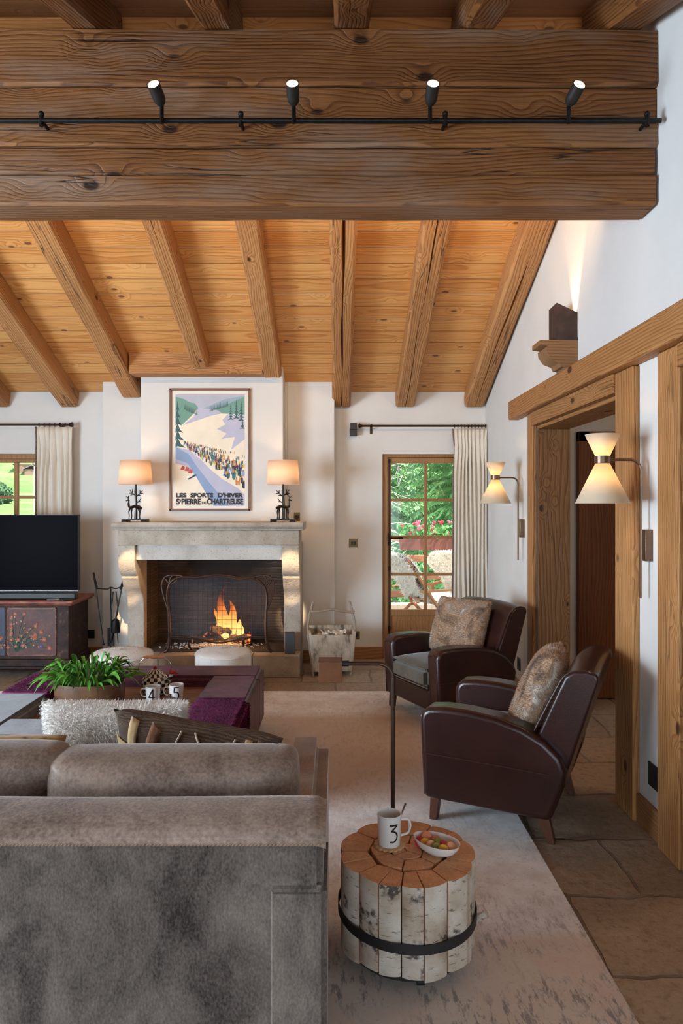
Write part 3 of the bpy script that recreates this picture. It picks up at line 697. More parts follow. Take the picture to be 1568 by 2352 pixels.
def flame_mat():
    t = NT('orange flame'); tc = t.n('ShaderNodeTexCoord'); sp = t.n('ShaderNodeSeparateXYZ'); t.l(tc.outputs['Object'], sp.inputs[0])
    n = t.noise(tc.outputs['Object'], 14, 3, 0.6, 1.0); h = t.math('ADD', t.math('DIVIDE', sp.outputs[2], 0.42), t.math('MULTIPLY', t.math('SUBTRACT', n, 0.5), 0.55))
    em = t.n('ShaderNodeEmission'); t.l(t.ramp(h, [(0.0, (1.0, 0.60, 0.18)), (0.4, (1.0, 0.38, 0.07)), (0.75, (1.0, 0.20, 0.02)), (1.0, (0.5, 0.06, 0.01))]), em.inputs[0])
    t.l(t.ramp(h, [(0.0, (1, 1, 1)), (1.0, (0.3, 0.3, 0.3))]), em.inputs[1])
    mu = t.math('MULTIPLY', t.ramp(h, [(0.0, (1, 1, 1)), (1.0, (0.3, 0.3, 0.3))]), 1.9); t.l(mu, em.inputs[1])
    tr = t.n('ShaderNodeBsdfTransparent'); mx = t.n('ShaderNodeMixShader')
    t.l(t.ramp(h, [(0.35, (0.85, 0.85, 0.85)), (0.95, (0.08, 0.08, 0.08))]), mx.inputs[0]); t.l(tr.outputs[0], mx.inputs[1]); t.l(em.outputs[0], mx.inputs[2]); t.l(mx.outputs[0], t.out.inputs[0]); return t.m
FLAME = flame_mat()
fl = thing('fire', 'tall orange flames rising from the logs behind the fire screen', 'fire', (-1.06, 6.66, 0.27))
for i, (x, y, h, r, lean) in enumerate([(-0.02, 0.0, 0.50, 0.058, -0.02), (0.05, 0.01, 0.36, 0.055, 0.02), (-0.07, 0.02, 0.28, 0.045, 0.02), (0.11, -0.01, 0.18, 0.045, -0.02), (-0.01, -0.03, 0.20, 0.05, 0.01)]):
    mb = MB(); N = 12; pts = []; rs = []
    for k in range(N+1):
        t = k/N; pts.append((x+lean*t*2*math.sin(t*3+i)+0.014*math.sin(t*7+i*2), y, h*t)); rs.append(max(0.001, r*math.sin(PI*min(1, (t*0.86+0.14)))**0.8*(1-t*0.45)))
    mb.tube(pts, rs, 10); part('flame', mb, FLAME, fl)
light('fire_glow', 'POINT', (-1.06, 6.50, 0.42), 3.5, (1.0, 0.42, 0.12), 0.08)

# fire screen
fs = thing('fire_screen', 'wrought iron fire screen framed with twisted branches and wire mesh', 'fire screen', (-1.08, 6.31, 0.2))
OS = Vector((-1.08, 6.31, 0.2)); YS = 6.30
def S(u, v): return P(u, v, YS)-OS
def smooth_pts(pts, k=5):
    out = []; n = len(pts); pts = [Vector(p) for p in pts]
    for i in range(n-1):
        p0 = pts[max(i-1, 0)]; p1 = pts[i]; p2 = pts[i+1]; p3 = pts[min(i+2, n-1)]
        for j in range(k):
            t = j/k; out.append(0.5*((2*p1)+(-p0+p2)*t+(2*p0-5*p1+4*p2-p3)*t*t+(-p0+3*p1-3*p2+p3)*t**3))
    out.append(pts[-1]); return out
IRONB = plain('brown wrought iron', (0.060, 0.034, 0.026), 0.45, 0.7, 30, 0.3)
main = [(376, 1499), (386, 1490), (389, 1465), (387, 1400), (384, 1370), (388, 1345), (402, 1330), (424, 1326), (450, 1327), (480, 1323), (503, 1321), (530, 1324), (556, 1329), (576, 1327), (596, 1336), (609, 1352), (613, 1375), (611, 1410), (611, 1465), (616, 1485), (624, 1498)]
m = MB(); m.tube(smooth_pts([S(*p) for p in main]), 0.0125, 8); part('main_frame', m, IRONB, fs)
m = MB()
for br in ([(387, 1405), (376, 1370), (371, 1345), (377, 1327), (392, 1321), (412, 1322), (424, 1326)], [(391, 1342), (390, 1330), (396, 1322)], [(391, 1344), (404, 1334), (407, 1324)],
           [(392, 1345), (388, 1340), (380, 1330)], [(611, 1405), (624, 1372), (629, 1345), (622, 1327), (606, 1321), (588, 1324), (576, 1327)], [(610, 1345), (612, 1334), (606, 1322)], [(612, 1348), (620, 1338), (622, 1328)], [(388, 1463), (384, 1480), (378, 1494), (392, 1497)]):
    m = MB(); m.tube(smooth_pts([S(*p) for p in br]), 0.0085, 6); part('branch_ornament', m, IRONB, fs)
m = MB(); m.tube(smooth_pts([S(*p) for p in [(388, 1464), (420, 1463), (460, 1470), (500, 1476), (540, 1470), (580, 1463), (611, 1463)]]), 0.0095, 8); part('lower_rail', m, IRONB, fs)
for (u0, du) in ((434, -3), (556, 3)):
    m = MB(); a = S(u0, 1470); m.tube(smooth_pts([a, a+Vector((du*0.003, 0.02, -0.05)), a+Vector((0, 0.10, -0.118+0.014)), a+Vector((0.01, 0.12, -0.105))]), 0.009, 6); part('leg', m, IRONB, fs)
def topv(u):
    P_ = [(388, 1350), (402, 1333), (424, 1329), (450, 1330), (480, 1326), (503, 1324), (530, 1327), (556, 1332), (576, 1330), (596, 1340), (609, 1356)]
    for (a, b), (c, d) in zip(P_, P_[1:]):
        if a <= u <= c: return b+(d-b)*(u-a)/(c-a)
    return 1350
GRID = plain('grey wire', (0.10, 0.10, 0.11), 0.5, 0.6)
m = MB(); uu = 398
while uu < 608: m.tube([S(uu, topv(uu)), S(uu, 1467)], 0.0018, 4, cap=False); uu += 11.2
vv = 1338
while vv < 1466:
    a = 390 if vv > 1352 else 396; b = 610 if vv > 1352 else 602; m.tube([S(a, vv), S(b, vv)], 0.0018, 4, cap=False); vv += 10.6
part('coarse_wire_grid', m, GRID, fs)
def chain_mat():
    t = NT('fine black chain mesh'); tr = t.n('ShaderNodeBsdfTransparent'); df = t.n('ShaderNodeBsdfDiffuse'); df.inputs[0].default_value = (0.05, 0.065, 0.085, 1)
    tc = t.n('ShaderNodeTexCoord'); ch = t.n('ShaderNodeTexChecker'); ch.inputs['Scale'].default_value = 330; t.l(tc.outputs['Object'], ch.inputs['Vector'])
    ma = t.math('MULTIPLY', ch.outputs['Fac'], 0.62)
    mx = t.n('ShaderNodeMixShader'); t.l(ma, mx.inputs[0]); t.l(tr.outputs[0], mx.inputs[1]); t.l(df.outputs[0], mx.inputs[2]); t.l(mx.outputs[0], t.out.inputs[0]); return t.m
m = MB(); us = [390+i*5.5 for i in range(41)]
pts = [S(u, topv(u)) for u in us if u <= 609]; lo = [S(u, 1468) for u in us if u <= 609]
for i in range(len(pts)-1): m.poly([pts[i]+Vector((0, 0.004, 0)), pts[i+1]+Vector((0, 0.004, 0)), lo[i+1]+Vector((0, 0.004, 0)), lo[i]+Vector((0, 0.004, 0))])
part('fine_mesh', m, chain_mat(), fs, smooth=False)

# hearth loudspeakers, fire tools
DGREY = plain('dark grey casing', (0.045, 0.05, 0.055), 0.6)
m = MB(); m.box(-0.045, 0.045, -0.05, 0.05, 0, 0.185); o = solo('speaker', m, DGREY, 'small dark grey upright speaker at the right end of the hearth', 'speaker', loc=(-0.432, 6.30, 0.2), rz=0.12, bevel=0.004)
m = MB(); m.box(-0.055, 0.055, -0.05, 0.05, 0, 0.155); o = solo('speaker', m, DGREY, 'dark grey box speaker on the floor left of the fireplace jamb', 'speaker', loc=(-2.04, 6.62, 0), rz=0.4, bevel=0.004)
ft = thing('fire_tool_stand', 'black iron fireside stand left of the fireplace', 'fire tools', (-2.10, 6.45, 0))
OF = Vector((-2.10, 6.45, 0)); YT = 6.45
def T(u, v, dy=0): return P(u, v, YT)-OF+Vector((0, dy, 0))
m = MB(); m.lathe([(0.0, 0), (0.10, 0), (0.10, 0.012), (0.02, 0.02), (0.008, 0.03)], n=20, cap=False); part('base', m, IRON, ft)
m = MB(); m.tube([(0, 0, 0.0), (0, 0, 0.77)], 0.007); part('pole', m, IRON, ft)
m = MB(); m.tube(smooth_pts([T(222, 1352), (-0.10, 0, 0.765), (-0.03, 0, 0.76), (0, 0, 0.775), (0.05, 0, 0.765), T(283, 1346)]), 0.006); part('hook_bar', m, IRON, ft)
def tool(name, pts, rr, lab, head=None, grip=None):
    pp = smooth_pts(pts); lz = pp[0]; o0 = Vector((-2.10, 6.45, 0))+pp[0]
    root = thing(name, lab, 'fire tool', o0, 0, 'iron fire tools')
    mb = MB(pp[0]); mb.tube(pp, rr, 6); part('shaft', mb, IRON, root)
    if grip: mb = MB(pp[0]); mb.tube([grip[0], grip[1]], [0.013, 0.009], 8); part('grip', mb, IRON, root)
    if head: mb = MB(pp[0]); head(mb); part('head', mb, IRON, root)
tool('poker', [T(240, 1476, -.03), T(232, 1420, -.03), T(223, 1352, -.03), T(218, 1316, -.03)], 0.006, 'iron poker leaning left with its grip high beside the wall corner', grip=(T(224, 1350, -.03), T(217, 1314, -.03)), head=lambda mb: mb.ball(T(240, 1478, -.03), 0.012))
def shovel(mb): mb.surf(lambda a, b: T(250+a*16, 1440+b*42, -0.04+0.01*math.sin(PI*a)), 4, 4)
tool('shovel', [T(258, 1442, -.04), T(259, 1400, -.04), T(262, 1358, -.03)], 0.006, 'iron ash shovel hanging lowest in the middle of the tool stand', head=shovel)
def brush(mb): mb.lathe([(0.012, 0), (0.035, -0.02), (0.045, -0.12), (0.04, -0.13)], T(267, 1420, -.02), 10)
tool('brush', [T(267, 1420, -.02), T(272, 1400, -.02), T(268, 1358, -.02)], 0.006, 'dark hearth brush hanging in the tool stand', head=brush)
tool('tongs', [T(256, 1474, -.05), T(268, 1425, -.05), T(277, 1380, -.05), T(284, 1345, -.05), T(286, 1332, -.05)], 0.0065, 'iron fire tongs leaning right against the fireplace jamb', grip=(T(281, 1352, -.05), T(287, 1330, -.05)), head=lambda mb: mb.tube([T(268, 1425, -.05), T(273, 1450, -.05), T(275, 1475, -.05)], 0.005, 6))

# ================================================================== POSTER
YP = 6.55
pc = P(482.5, 1033, YP); pw, ph = 0.757, 1.147
po = thing('framed_poster', 'framed winter sports travel poster hanging above the mantel', 'poster', (pc.x, YP, pc.z-ph/2))
def Q(a, b): return Vector(((a-0.5)*pw, 0, ph*b))          # a,b: 0..1 across and up the frame
m = MB()
for q in ((-pw/2, -pw/2+.018, 0, ph), (pw/2-.018, pw/2, 0, ph), (-pw/2, pw/2, 0, .018), (-pw/2, pw/2, ph-.018, ph)): m.box(q[0], q[1], -0.028, -0.001, q[2], q[3])
part('frame', m, plain('walnut frame', (0.17, 0.075, 0.04), 0.4), po, bevel=0.003)
m = MB(); m.box(-pw/2+.018, pw/2-.018, -0.008, -0.001, .018, ph-.018); part('mount', m, plain('poster paper', (0.74, 0.69, 0.61), 0.7, 0, 5, 0.03), po)
PC = {k: plain('poster ink '+k, c, 0.7, 0, 6, 0.06) for k, c in dict(sky=(0.42, 0.43, 0.50), haze=(0.28, 0.37, 0.46), hill=(0.15, 0.30, 0.24), snow=(0.80, 0.70, 0.55), shade=(0.45, 0.45, 0.56), blue=(0.24, 0.33, 0.50), pine=(0.04, 0.10, 0.10),
      red=(0.50, 0.07, 0.05), orange=(0.60, 0.22, 0.05), yellow=(0.60, 0.42, 0.05), teal=(0.04, 0.18, 0.20), navy=(0.02, 0.04, 0.10), ink=(0.02, 0.02, 0.03)).items()}
PK = list(PC); art = MB(); lay = [0]
ax0, ax1, az0, az1 = 0.072, 0.930, 0.040, 0.952
def AP(a, b, d): return Vector(((ax0+(ax1-ax0)*a-0.5)*pw, -0.009-0.000004*d, ph*(az0+(az1-az0)*b)))
def shape(k, pts):
    lay[0] += 1; art.mi = PK.index(k)
    cl = [(min(1, max(0, a)), min(1, max(0, b))) for a, b in pts]; art.poly([AP(a, b, lay[0]) for a, b in cl])
shape('snow', [(0, 0), (1, 0), (1, 1), (0, 1)])
shape('sky', [(0, 0.86), (1, 0.86), (1, 1), (0, 1)])
shape('haze', [(0.30, 0.86), (0.5, 0.90), (0.72, 0.96), (1, 0.99), (1, 0.86)])
shape('hill', [(0, 0.98), (0.12, 0.96), (0.2, 0.93), (0.28, 0.92), (0.33, 0.88), (0.22, 0.80), (0.10, 0.73), (0, 0.74)])
shape('hill', [(0.52, 0.87), (0.7, 0.90), (0.85, 0.94), (1, 0.98), (1, 0.82), (0.62, 0.83)])
shape('shade', [(0.10, 0.72), (0.28, 0.76), (0.52, 0.81), (0.68, 0.83), (0.60, 0.86), (0.34, 0.88), (0.26, 0.80)])
shape('shade', [(1, 0.82), (0.75, 0.82), (0.68, 0.77), (0.72, 0.73), (0.60, 0.69), (0.74, 0.65), (0.66, 0.60), (0.86, 0.62), (0.80, 0.50), (1, 0.60)])
shape('shade', [(0, 0.53), (0.2, 0.50), (0.36, 0.42), (0.5, 0.33), (0.68, 0.24), (0.9, 0.16), (1, 0.10), (1, 0), (0.55, 0), (0.30, 0.26), (0.14, 0.36), (0, 0.38)])
shape('blue', [(0, 0.53), (0.2, 0.46), (0.30, 0.36), (0.5, 0.20), (0.78, 0.0), (0.55, 0), (0.30, 0.26), (0.18, 0.38), (0, 0.42)])
def pine(a, b, h, wd, tip=None):
    for k in range(6):
        t = k/6; y = b+h*t; ww = wd*(1-t*0.9); shape('pine', [(a-ww, y), (a-ww*0.4, y+h*0.09), (a, y+h*0.24), (a+ww*0.4, y+h*0.09), (a+ww, y), (a, y+h*0.04)])
for a, b, h, wd in ((0.03, 0.52, 0.40, 0.12), (0.80, 0.77, 0.14, 0.05), (0.88, 0.78, 0.16, 0.055), (0.95, 0.76, 0.17, 0.06), (0.97, 0.69, 0.08, 0.05)): pine(a, b, h, wd)
rp = random.Random(8)
for i in range(14): pine(0.13+i*0.014, 0.86-0.004*i+0.01*rp.random(), 0.05, 0.012); 
for i in range(16): pine(0.50+i*0.017, 0.845+0.003*i+0.008*rp.random(), 0.05, 0.012)
kinds = ['red', 'orange', 'yellow', 'teal', 'navy', 'ink', 'teal', 'navy', 'snow', 'blue', 'navy', 'pine']
for i in range(300):                                   # generic onlookers: coloured dabs along a diagonal
    a = rp.uniform(0.12, 1.0)
    lo = 0.55-(a-0.12)*0.42; hi = 0.58-(a-0.12)*0.13; t = rp.random(); b = hi+(lo-hi)*t
    sz = 0.008+0.022*t*a; k = kinds[rp.randrange(len(kinds))]
    shape(k, [(a-sz*0.5, b-sz*1.6), (a+sz*0.5, b-sz*1.6), (a+sz*0.65, b), (a+sz*0.2, b+sz*0.5), (a-sz*0.6, b+sz*0.1)])
    shape('orange' if i % 3 else 'ink', [(a-sz*0.22, b+sz*0.4), (a+sz*0.22, b+sz*0.4), (a+sz*0.2, b+sz*0.9), (a-sz*0.2, b+sz*0.9)])
for q in ((0.10, 0.34), (0.16, 0.33), (0.21, 0.31)): shape('red', [(q[0]-.03, q[1]-.015), (q[0]+.03, q[1]-.02), (q[0]+.035, q[1]+.01), (q[0], q[1]+.022)])
shape('navy', [(0.17, 0.24), (0.19, 0.235), (0.31, 0.275), (0.29, 0.285)])
part('picture', art, [PC[k] for k in PK], po, smooth=False, recalc=False, kind=None)
def text_mesh(s, size, w=None, extr=0.0002, shear=0, bold=0.0):
    cu = bpy.data.curves.new('t', 'FONT'); cu.body = s; cu.size = size; cu.extrude = extr; cu.offset = bold; cu.align_x = 'CENTER'; cu.align_y = 'BOTTOM_BASELINE'
    ob = bpy.data.objects.new('t', cu); COL.objects.link(ob); bpy.context.view_layer.update()
    dg = bpy.context.evaluated_depsgraph_get(); me = bpy.data.meshes.new_from_object(ob.evaluated_get(dg)); bpy.data.objects.remove(ob)
    xs = [v.co.x for v in me.vertices]; wx = max(xs)-min(xs); cx = (max(xs)+min(xs))/2; k = (w/wx) if w else 1
    for v in me.vertices: v.co.x = (v.co.x-cx)*k
    me.materials.clear(); return me
def text_part(name, s, size, w, loc, parent, mat, rot=(PI/2, 0, 0), bold=0.0):
    me = text_mesh(s, size, w, bold=bold); me.materials.append(mat); o = bpy.data.objects.new(name, me); COL.objects.link(o); o.parent = parent; o.location = loc; o.rotation_euler = rot; return o
TY = -0.009-0.000004*lay[0]-0.0004
def TA(u, v):
    p = P(u, v, YP); return (p.x-pc.x, TY, p.z-(pc.z-ph/2))
INKT = PC['ink']
k_ = YP/F
for wd_, w_, u_ in (('LES', 23.6, 416.5), ('SPORTS', 52.3, 463.7), ("D'HIVER", 58, 529.4)):
    text_part('poster_title', wd_, 0.054, w_*k_, TA(u_, 1142), po, INKT, bold=0.0026)
for wd_, w_, u_, sz_, v_ in (('S', 8.7, 409, 0.072, 1158), ('T', 4.0, 415.2, 0.026, 1152), ('PIERRE', 44.5, 439.5, 0.072, 1158), ('DE', 10, 469, 0.036, 1158), ('CHARTREUSE', 83, 517, 0.072, 1158)):
    text_part('poster_place_name', wd_, sz_, w_*k_, TA(u_, v_), po, INKT, bold=0.0032 if sz_ > 0.05 else 0.0012)
m = MB(); t0 = Vector(TA(481, 1143.4)); m.tube([t0+Vector((-0.012, 0, -0.008)), t0, t0+Vector((0.012, 0, -0.008))], 0.0025, 4); part('circumflex', m, INKT, po)

# ================================================================== TABLE LAMPS
def shade_mat(name, c, e):
    t = NT(name); t.base(c).set(Roughness=0.9); tl = t.n('ShaderNodeBsdfTranslucent'); tl.inputs[0].default_value = (*c, 1); mx = t.n('ShaderNodeMixShader'); mx.inputs[0].default_value = e
    t.l(t.b.outputs[0], mx.inputs[1]); t.l(tl.outputs[0], mx.inputs[2]); t.l(mx.outputs[0], t.out.inputs[0]); return t.m
SHADE = shade_mat('linen lampshade', (0.82, 0.68, 0.56), 0.5)
SCONCE = shade_mat('parchment sconce shade', (0.88, 0.76, 0.58), 0.55)
BULB = emit('lit bulb', (1.0, 0.72, 0.42), 12)
LAMPM = plain('dark patinated bronze', (0.030, 0.022, 0.018), 0.35, 0.8, 20, 0.5)
def deer_lamp(loc, flip, label):
    root = thing('table_lamp', label, 'table lamp', loc, 0, 'deer lamps on the mantel')
    k = flip
    m = MB(); m.box(-0.112, 0.112, -0.055, 0.055, 0.012, 0.028); m.box(-0.112, -0.06, -0.055, 0.055, 0, 0.012); m.box(0.06, 0.112, -0.055, 0.055, 0, 0.012); part('base', m, LAMPM, root, bevel=0.003)
    m = MB(); m.tube([(0, 0.012, 0.028), (0.003, 0.012, 0.15), (-0.003, 0.012, 0.28), (0, 0.012, 0.345)], [0.015, 0.012, 0.011, 0.008], 9)
    for s_b in ([(0, 0.17), (0.03, 0.185), (0.05, 0.215)], [(0.028, 0.183), (0.05, 0.18)], [(0, 0.225), (0.04, 0.255), (0.062, 0.285)], [(0.04, 0.255), (0.066, 0.255)], [(0.04, 0.255), (0.036, 0.285)], [(0.02, 0.24), (0.05, 0.233)],
                [(0, 0.235), (-0.035, 0.26), (-0.055, 0.29)], [(-0.03, 0.258), (-0.058, 0.258)], [(-0.03, 0.258), (-0.03, 0.295)], [(-0.02, 0.25), (-0.05, 0.24)]):
        m.tube([(x*k, 0.010, z) for x, z in s_b], [0.007]+[0.005]*(len(s_b)-2)+[0.003], 6)
    part('tree_stem', m, LAMPM, root)
    m = MB()
    m.tube(smooth_pts([(0.060*k, -0.018, 0.118), (0.045*k, -0.018, 0.134), (0.0, -0.018, 0.139), (-0.035*k, -0.018, 0.130), (-0.052*k, -0.018, 0.138), (-0.056*k, -0.018, 0.165), (-0.053*k, -0.018, 0.195)], 3), [0.010]*4+[0.013]*6+[0.011]*3+[0.010]*3+[0.007]*3, 8)
    for x, y in ((-0.050, -0.032), (-0.034, -0.006), (0.050, -0.032), (0.036, -0.006)):
        m.tube(smooth_pts([(x*k*0.8, -0.018, 0.125), (x*k, y, 0.09), (x*k*0.93, y, 0.055), (x*k, y, 0.028)], 3), [0.009, 0.008, 0.007, 0.006, 0.0055, 0.005, 0.005, 0.005, 0.005, 0.006], 6)
    m.tube([(-0.050*k, -0.018, 0.195), (-0.066*k, -0.018, 0.196), (-0.080*k, -0.018, 0.188)], [0.009, 0.008, 0.004], 7)
    m.tube([(0.060*k, -0.018, 0.122), (0.064*k, -0.018, 0.105)], [0.005, 0.003], 5)
    for yy in (-0.010, -0.026):
        m.tube(smooth_pts([(-0.053*k, -0.018, 0.198), (-0.060*k, yy, 0.215), (-0.052*k, yy, 0.236)], 3), 0.0032, 5); m.tube([(-0.059*k, yy, 0.213), (-0.078*k, yy, 0.228)], 0.0028, 5)
    part('deer_figure', m, LAMPM, root)
    m = MB(); m.lathe([(0.147, 0.335), (0.132, 0.553)], n=36, cap=False); part('lamp_shade', m, SHADE, root, solid=0.002, recalc=False)
    m = MB(); m.lathe([(0.012, 0.345), (0.02, 0.36), (0.028, 0.40), (0.02, 0.43), (0.004, 0.44)], n=12); part('bulb', m, BULB, root)
    light('table_lamp_light', 'POINT', (loc[0], loc[1], loc[2]+0.43), 3.2, WARM, 0.03)
deer_lamp((P(311, 1100, 6.28).x, 6.28, 1.387), 1, 'cream drum shade lamp on the left end of the mantel, deer looking left')
deer_lamp((P(650, 1100, 6.28).x, 6.28, 1.387), -1, 'cream drum shade lamp on the right end of the mantel, deer looking right')

# ================================================================== SCONCES
def sconce(yc, label):
    root = thing('wall_sconce', label, 'wall lamp', (XR, yc, 1.28), 0, 'double cone wall lamps')
    m = MB(); m.box(-0.035, 0, -0.028, 0.028, 0, 0.148); part('backplate', m, BRONZE, root, bevel=0.002)
    m = MB(); x = -0.045; z1 = 0.477
    m.tube([(x, 0, -0.175), (x, 0, 0.10), (x, 0, z1-0.05)]+[(x-0.05+0.05*math.cos(a), 0, z1-0.05+0.05*math.sin(a)) for a in (0.3, 0.6, 0.9, 1.2, 1.5)]+[(-0.20, 0, z1)], 0.0065, 8); part('arm', m, BRONZE, root)
    cx = -0.226
    m = MB(); m.lathe([(0.034, z1-0.018), (0.036, z1-0.016), (0.036, z1+0.016), (0.034, z1+0.018)], (cx, 0, 0), 20, cap=False); part('collar', m, BRONZE, root)
    m = MB(); m.lathe([(0.123, z1-0.205), (0.031, z1-0.016)], (cx, 0, 0), 36, cap=False); part('lower_shade', m, SCONCE, root, solid=0.0015, recalc=False)
    m = MB(); m.lathe([(0.031, z1+0.016), (0.079, z1+0.12)], (cx, 0, 0), 36, cap=False); part('upper_shade', m, SCONCE, root, solid=0.0015, recalc=False)
    m = MB(); m.ball((cx, 0, z1-0.085), 0.018); part('bulb', m, BULB, root); m = MB(); m.ball((cx, 0, z1+0.05), 0.015); part('bulb', m, BULB, root)
    light('sconce_light', 'POINT', (XR+cx, yc, 1.28+z1-0.085), 2.2, WARM, 0.022); light('sconce_light_up', 'POINT', (XR+cx, yc, 1.28+z1+0.055), 1.5, WARM, 0.016)
sconce(5.52, 'white double cone wall lamp beside the curtain, farther of the two')
sconce(3.285, 'white double cone wall lamp in the foreground between the doorway posts')

# uplight on carved bracket
up = thing('bracket_uplight', 'rusty metal wall uplight on a carved wooden bracket above the header beam', 'wall lamp', (XR, 4.36, 2.36))
m = MB(); m.prism([(0, 0), (-0.075, 0), (-0.082, 0.028), (-0.105, 0.03), (-0.115, 0.055), (-0.165, 0.075), (-0.195, 0.115), (-0.20, 0.150), (-0.185, 0.158), (-0.235, 0.165), (-0.235, 0.196), (0, 0.196)], 'xz', -0.085, 0.085)
part('carved_bracket', m, BRACK, up, bevel=0.003)
m = MB(); t_ = 0.004
m.prism([(-0.13, 0.20), (-0.13, 0.425), (-0.002, 0.365), (-0.002, 0.20)], 'xz', -0.082, -0.078); m.prism([(-0.13, 0.20), (-0.13, 0.425), (-0.002, 0.365), (-0.002, 0.20)], 'xz', 0.072, 0.076)
m.box(-0.13, -0.126, -0.078, 0.072, 0.20, 0.424); m.box(-0.134, 0, -0.086, 0.08, 0.196, 0.212)
part('metal_shroud', m, CORTEN, up)
m = MB(); m.lathe([(0.02, 0.29), (0.025, 0.32)], (-0.04, 0, 0), 12); part('bulb', m, BULB, up)
light('uplight', 'SPOT', (XR-0.035, 4.33, 2.66), 24, WARM, 0.012, target=(XR+0.005, 4.30, 3.9), spot=48, blend=0.6)

# ================================================================== LIGHT RAIL AND SPOTS
YR = 3.125; ZRR = P(0, 277, YR).z
rail = thing('light_rail', 'black metal rail running along the big stacked beam', 'light rail', (-1.5, YR, ZRR))
m = MB(); m.tube([(-3.0, 0, 0), (2.950, 0, 0)], 0.011, 8); part('rail_tube', m, IRON, rail)
for u in (95, 553, 1022, 1486):
    x = P(u, 277, YR).x+1.5; m = MB(); m.tube([(x, 0.075, 0.0), (x, -0.002, 0.0)], 0.008, 6); m.tube([(x, 0, -0.025), (x, 0, 0.028)], 0.011, 8); m.ball((x, 0, 0.03), 0.013); part('bracket', m, IRON, rail)
SPOTM = plain('dark grey spot body', (0.030, 0.026, 0.022), 0.5, 0.5)
for u, tx, lab in ((374, -0.34, 'black rail spotlight tilted to the left, leftmost of four'), (675, -0.02, 'black rail spotlight second from the left'), (986, 0.04, 'black rail spotlight third from the left'), (1302, 0.42, 'black rail spotlight tilted right, nearest the white wall')):
    x = P(u, 277, YR).x; root = thing('rail_spotlight', lab, 'spotlight', (x, YR-0.02, ZRR), 0, 'spotlights on the beam rail')
    m = MB(); m.tube([(0, 0, -0.022), (0, 0, 0.055)], 0.009, 8); m.tube([(0, 0, 0.05), (0, 0, 0.062)], 0.006, 8); part('stem', m, IRON, root)
    Mt = (Matrix.Rotation(tx, 3, 'Y') @ Matrix.Rotation(R(64), 3, 'X'))
    m = MB(); m.lathe([(0.004, 0.0), (0.018, 0.006), (0.026, 0.022), (0.028, 0.045), (0.028, 0.098), (0.030, 0.100), (0.026, 0.100), (0.024, 0.075)], (0, 0, 0.058), 20, M=Mt, cap=False); part('spot_body', m, SPOTM, root)
    m = MB(); m.lathe([(0.0245, 0.097), (0.001, 0.098)], (0, 0, 0.058), 20, M=Mt, cap=False); part('lamp_lens', m, emit('spot lens', (1.0, 0.78, 0.5), 9), root)
    d = Mt @ Vector((0, 0, 1)); light('rail_spot_light', 'SPOT', Vector((x, YR-0.02, ZRR+0.058))+d*0.11, 8, WARM, 0.02, target=Vector((x, YR-0.02, ZRR+0.058))+d*2, spot=80, blend=0.8)
# assumed spots, unseen behind the beam, added to wash the golden roof boards
for x in (-1.9, -0.6, 0.55, 1.1):
    root = thing('rail_spotlight', 'assumed black spotlight on the unseen far side of the beam', 'spotlight', (x, 3.47, 3.3), 0, 'assumed spotlights behind the beam')
    m = MB(); m.tube([(0, -0.08, 0), (0, 0, 0), (0, 0, 0.03)], 0.008, 6); m.lathe([(0.02, 0.03), (0.028, 0.05), (0.028, 0.12)], n=14); part('spot_body', m, SPOTM, root)
    light('assumed_roof_wash', 'SPOT', (x, 3.50, 3.44), 25, (1.0, 0.64, 0.31), 0.03, target=(x, 5.4, 3.32), spot=120, blend=0.9)
for x in (-1.85, -0.42):  # unseen spots with no fixture, added for the warm glow on the jambs
    light('unseen_jamb_spot', 'SPOT', (x*0.6, 3.46, 3.05), 800, (1.0, 0.72, 0.42), 0.015, target=(x, 6.2, 0.93), spot=4.4, blend=0.6)

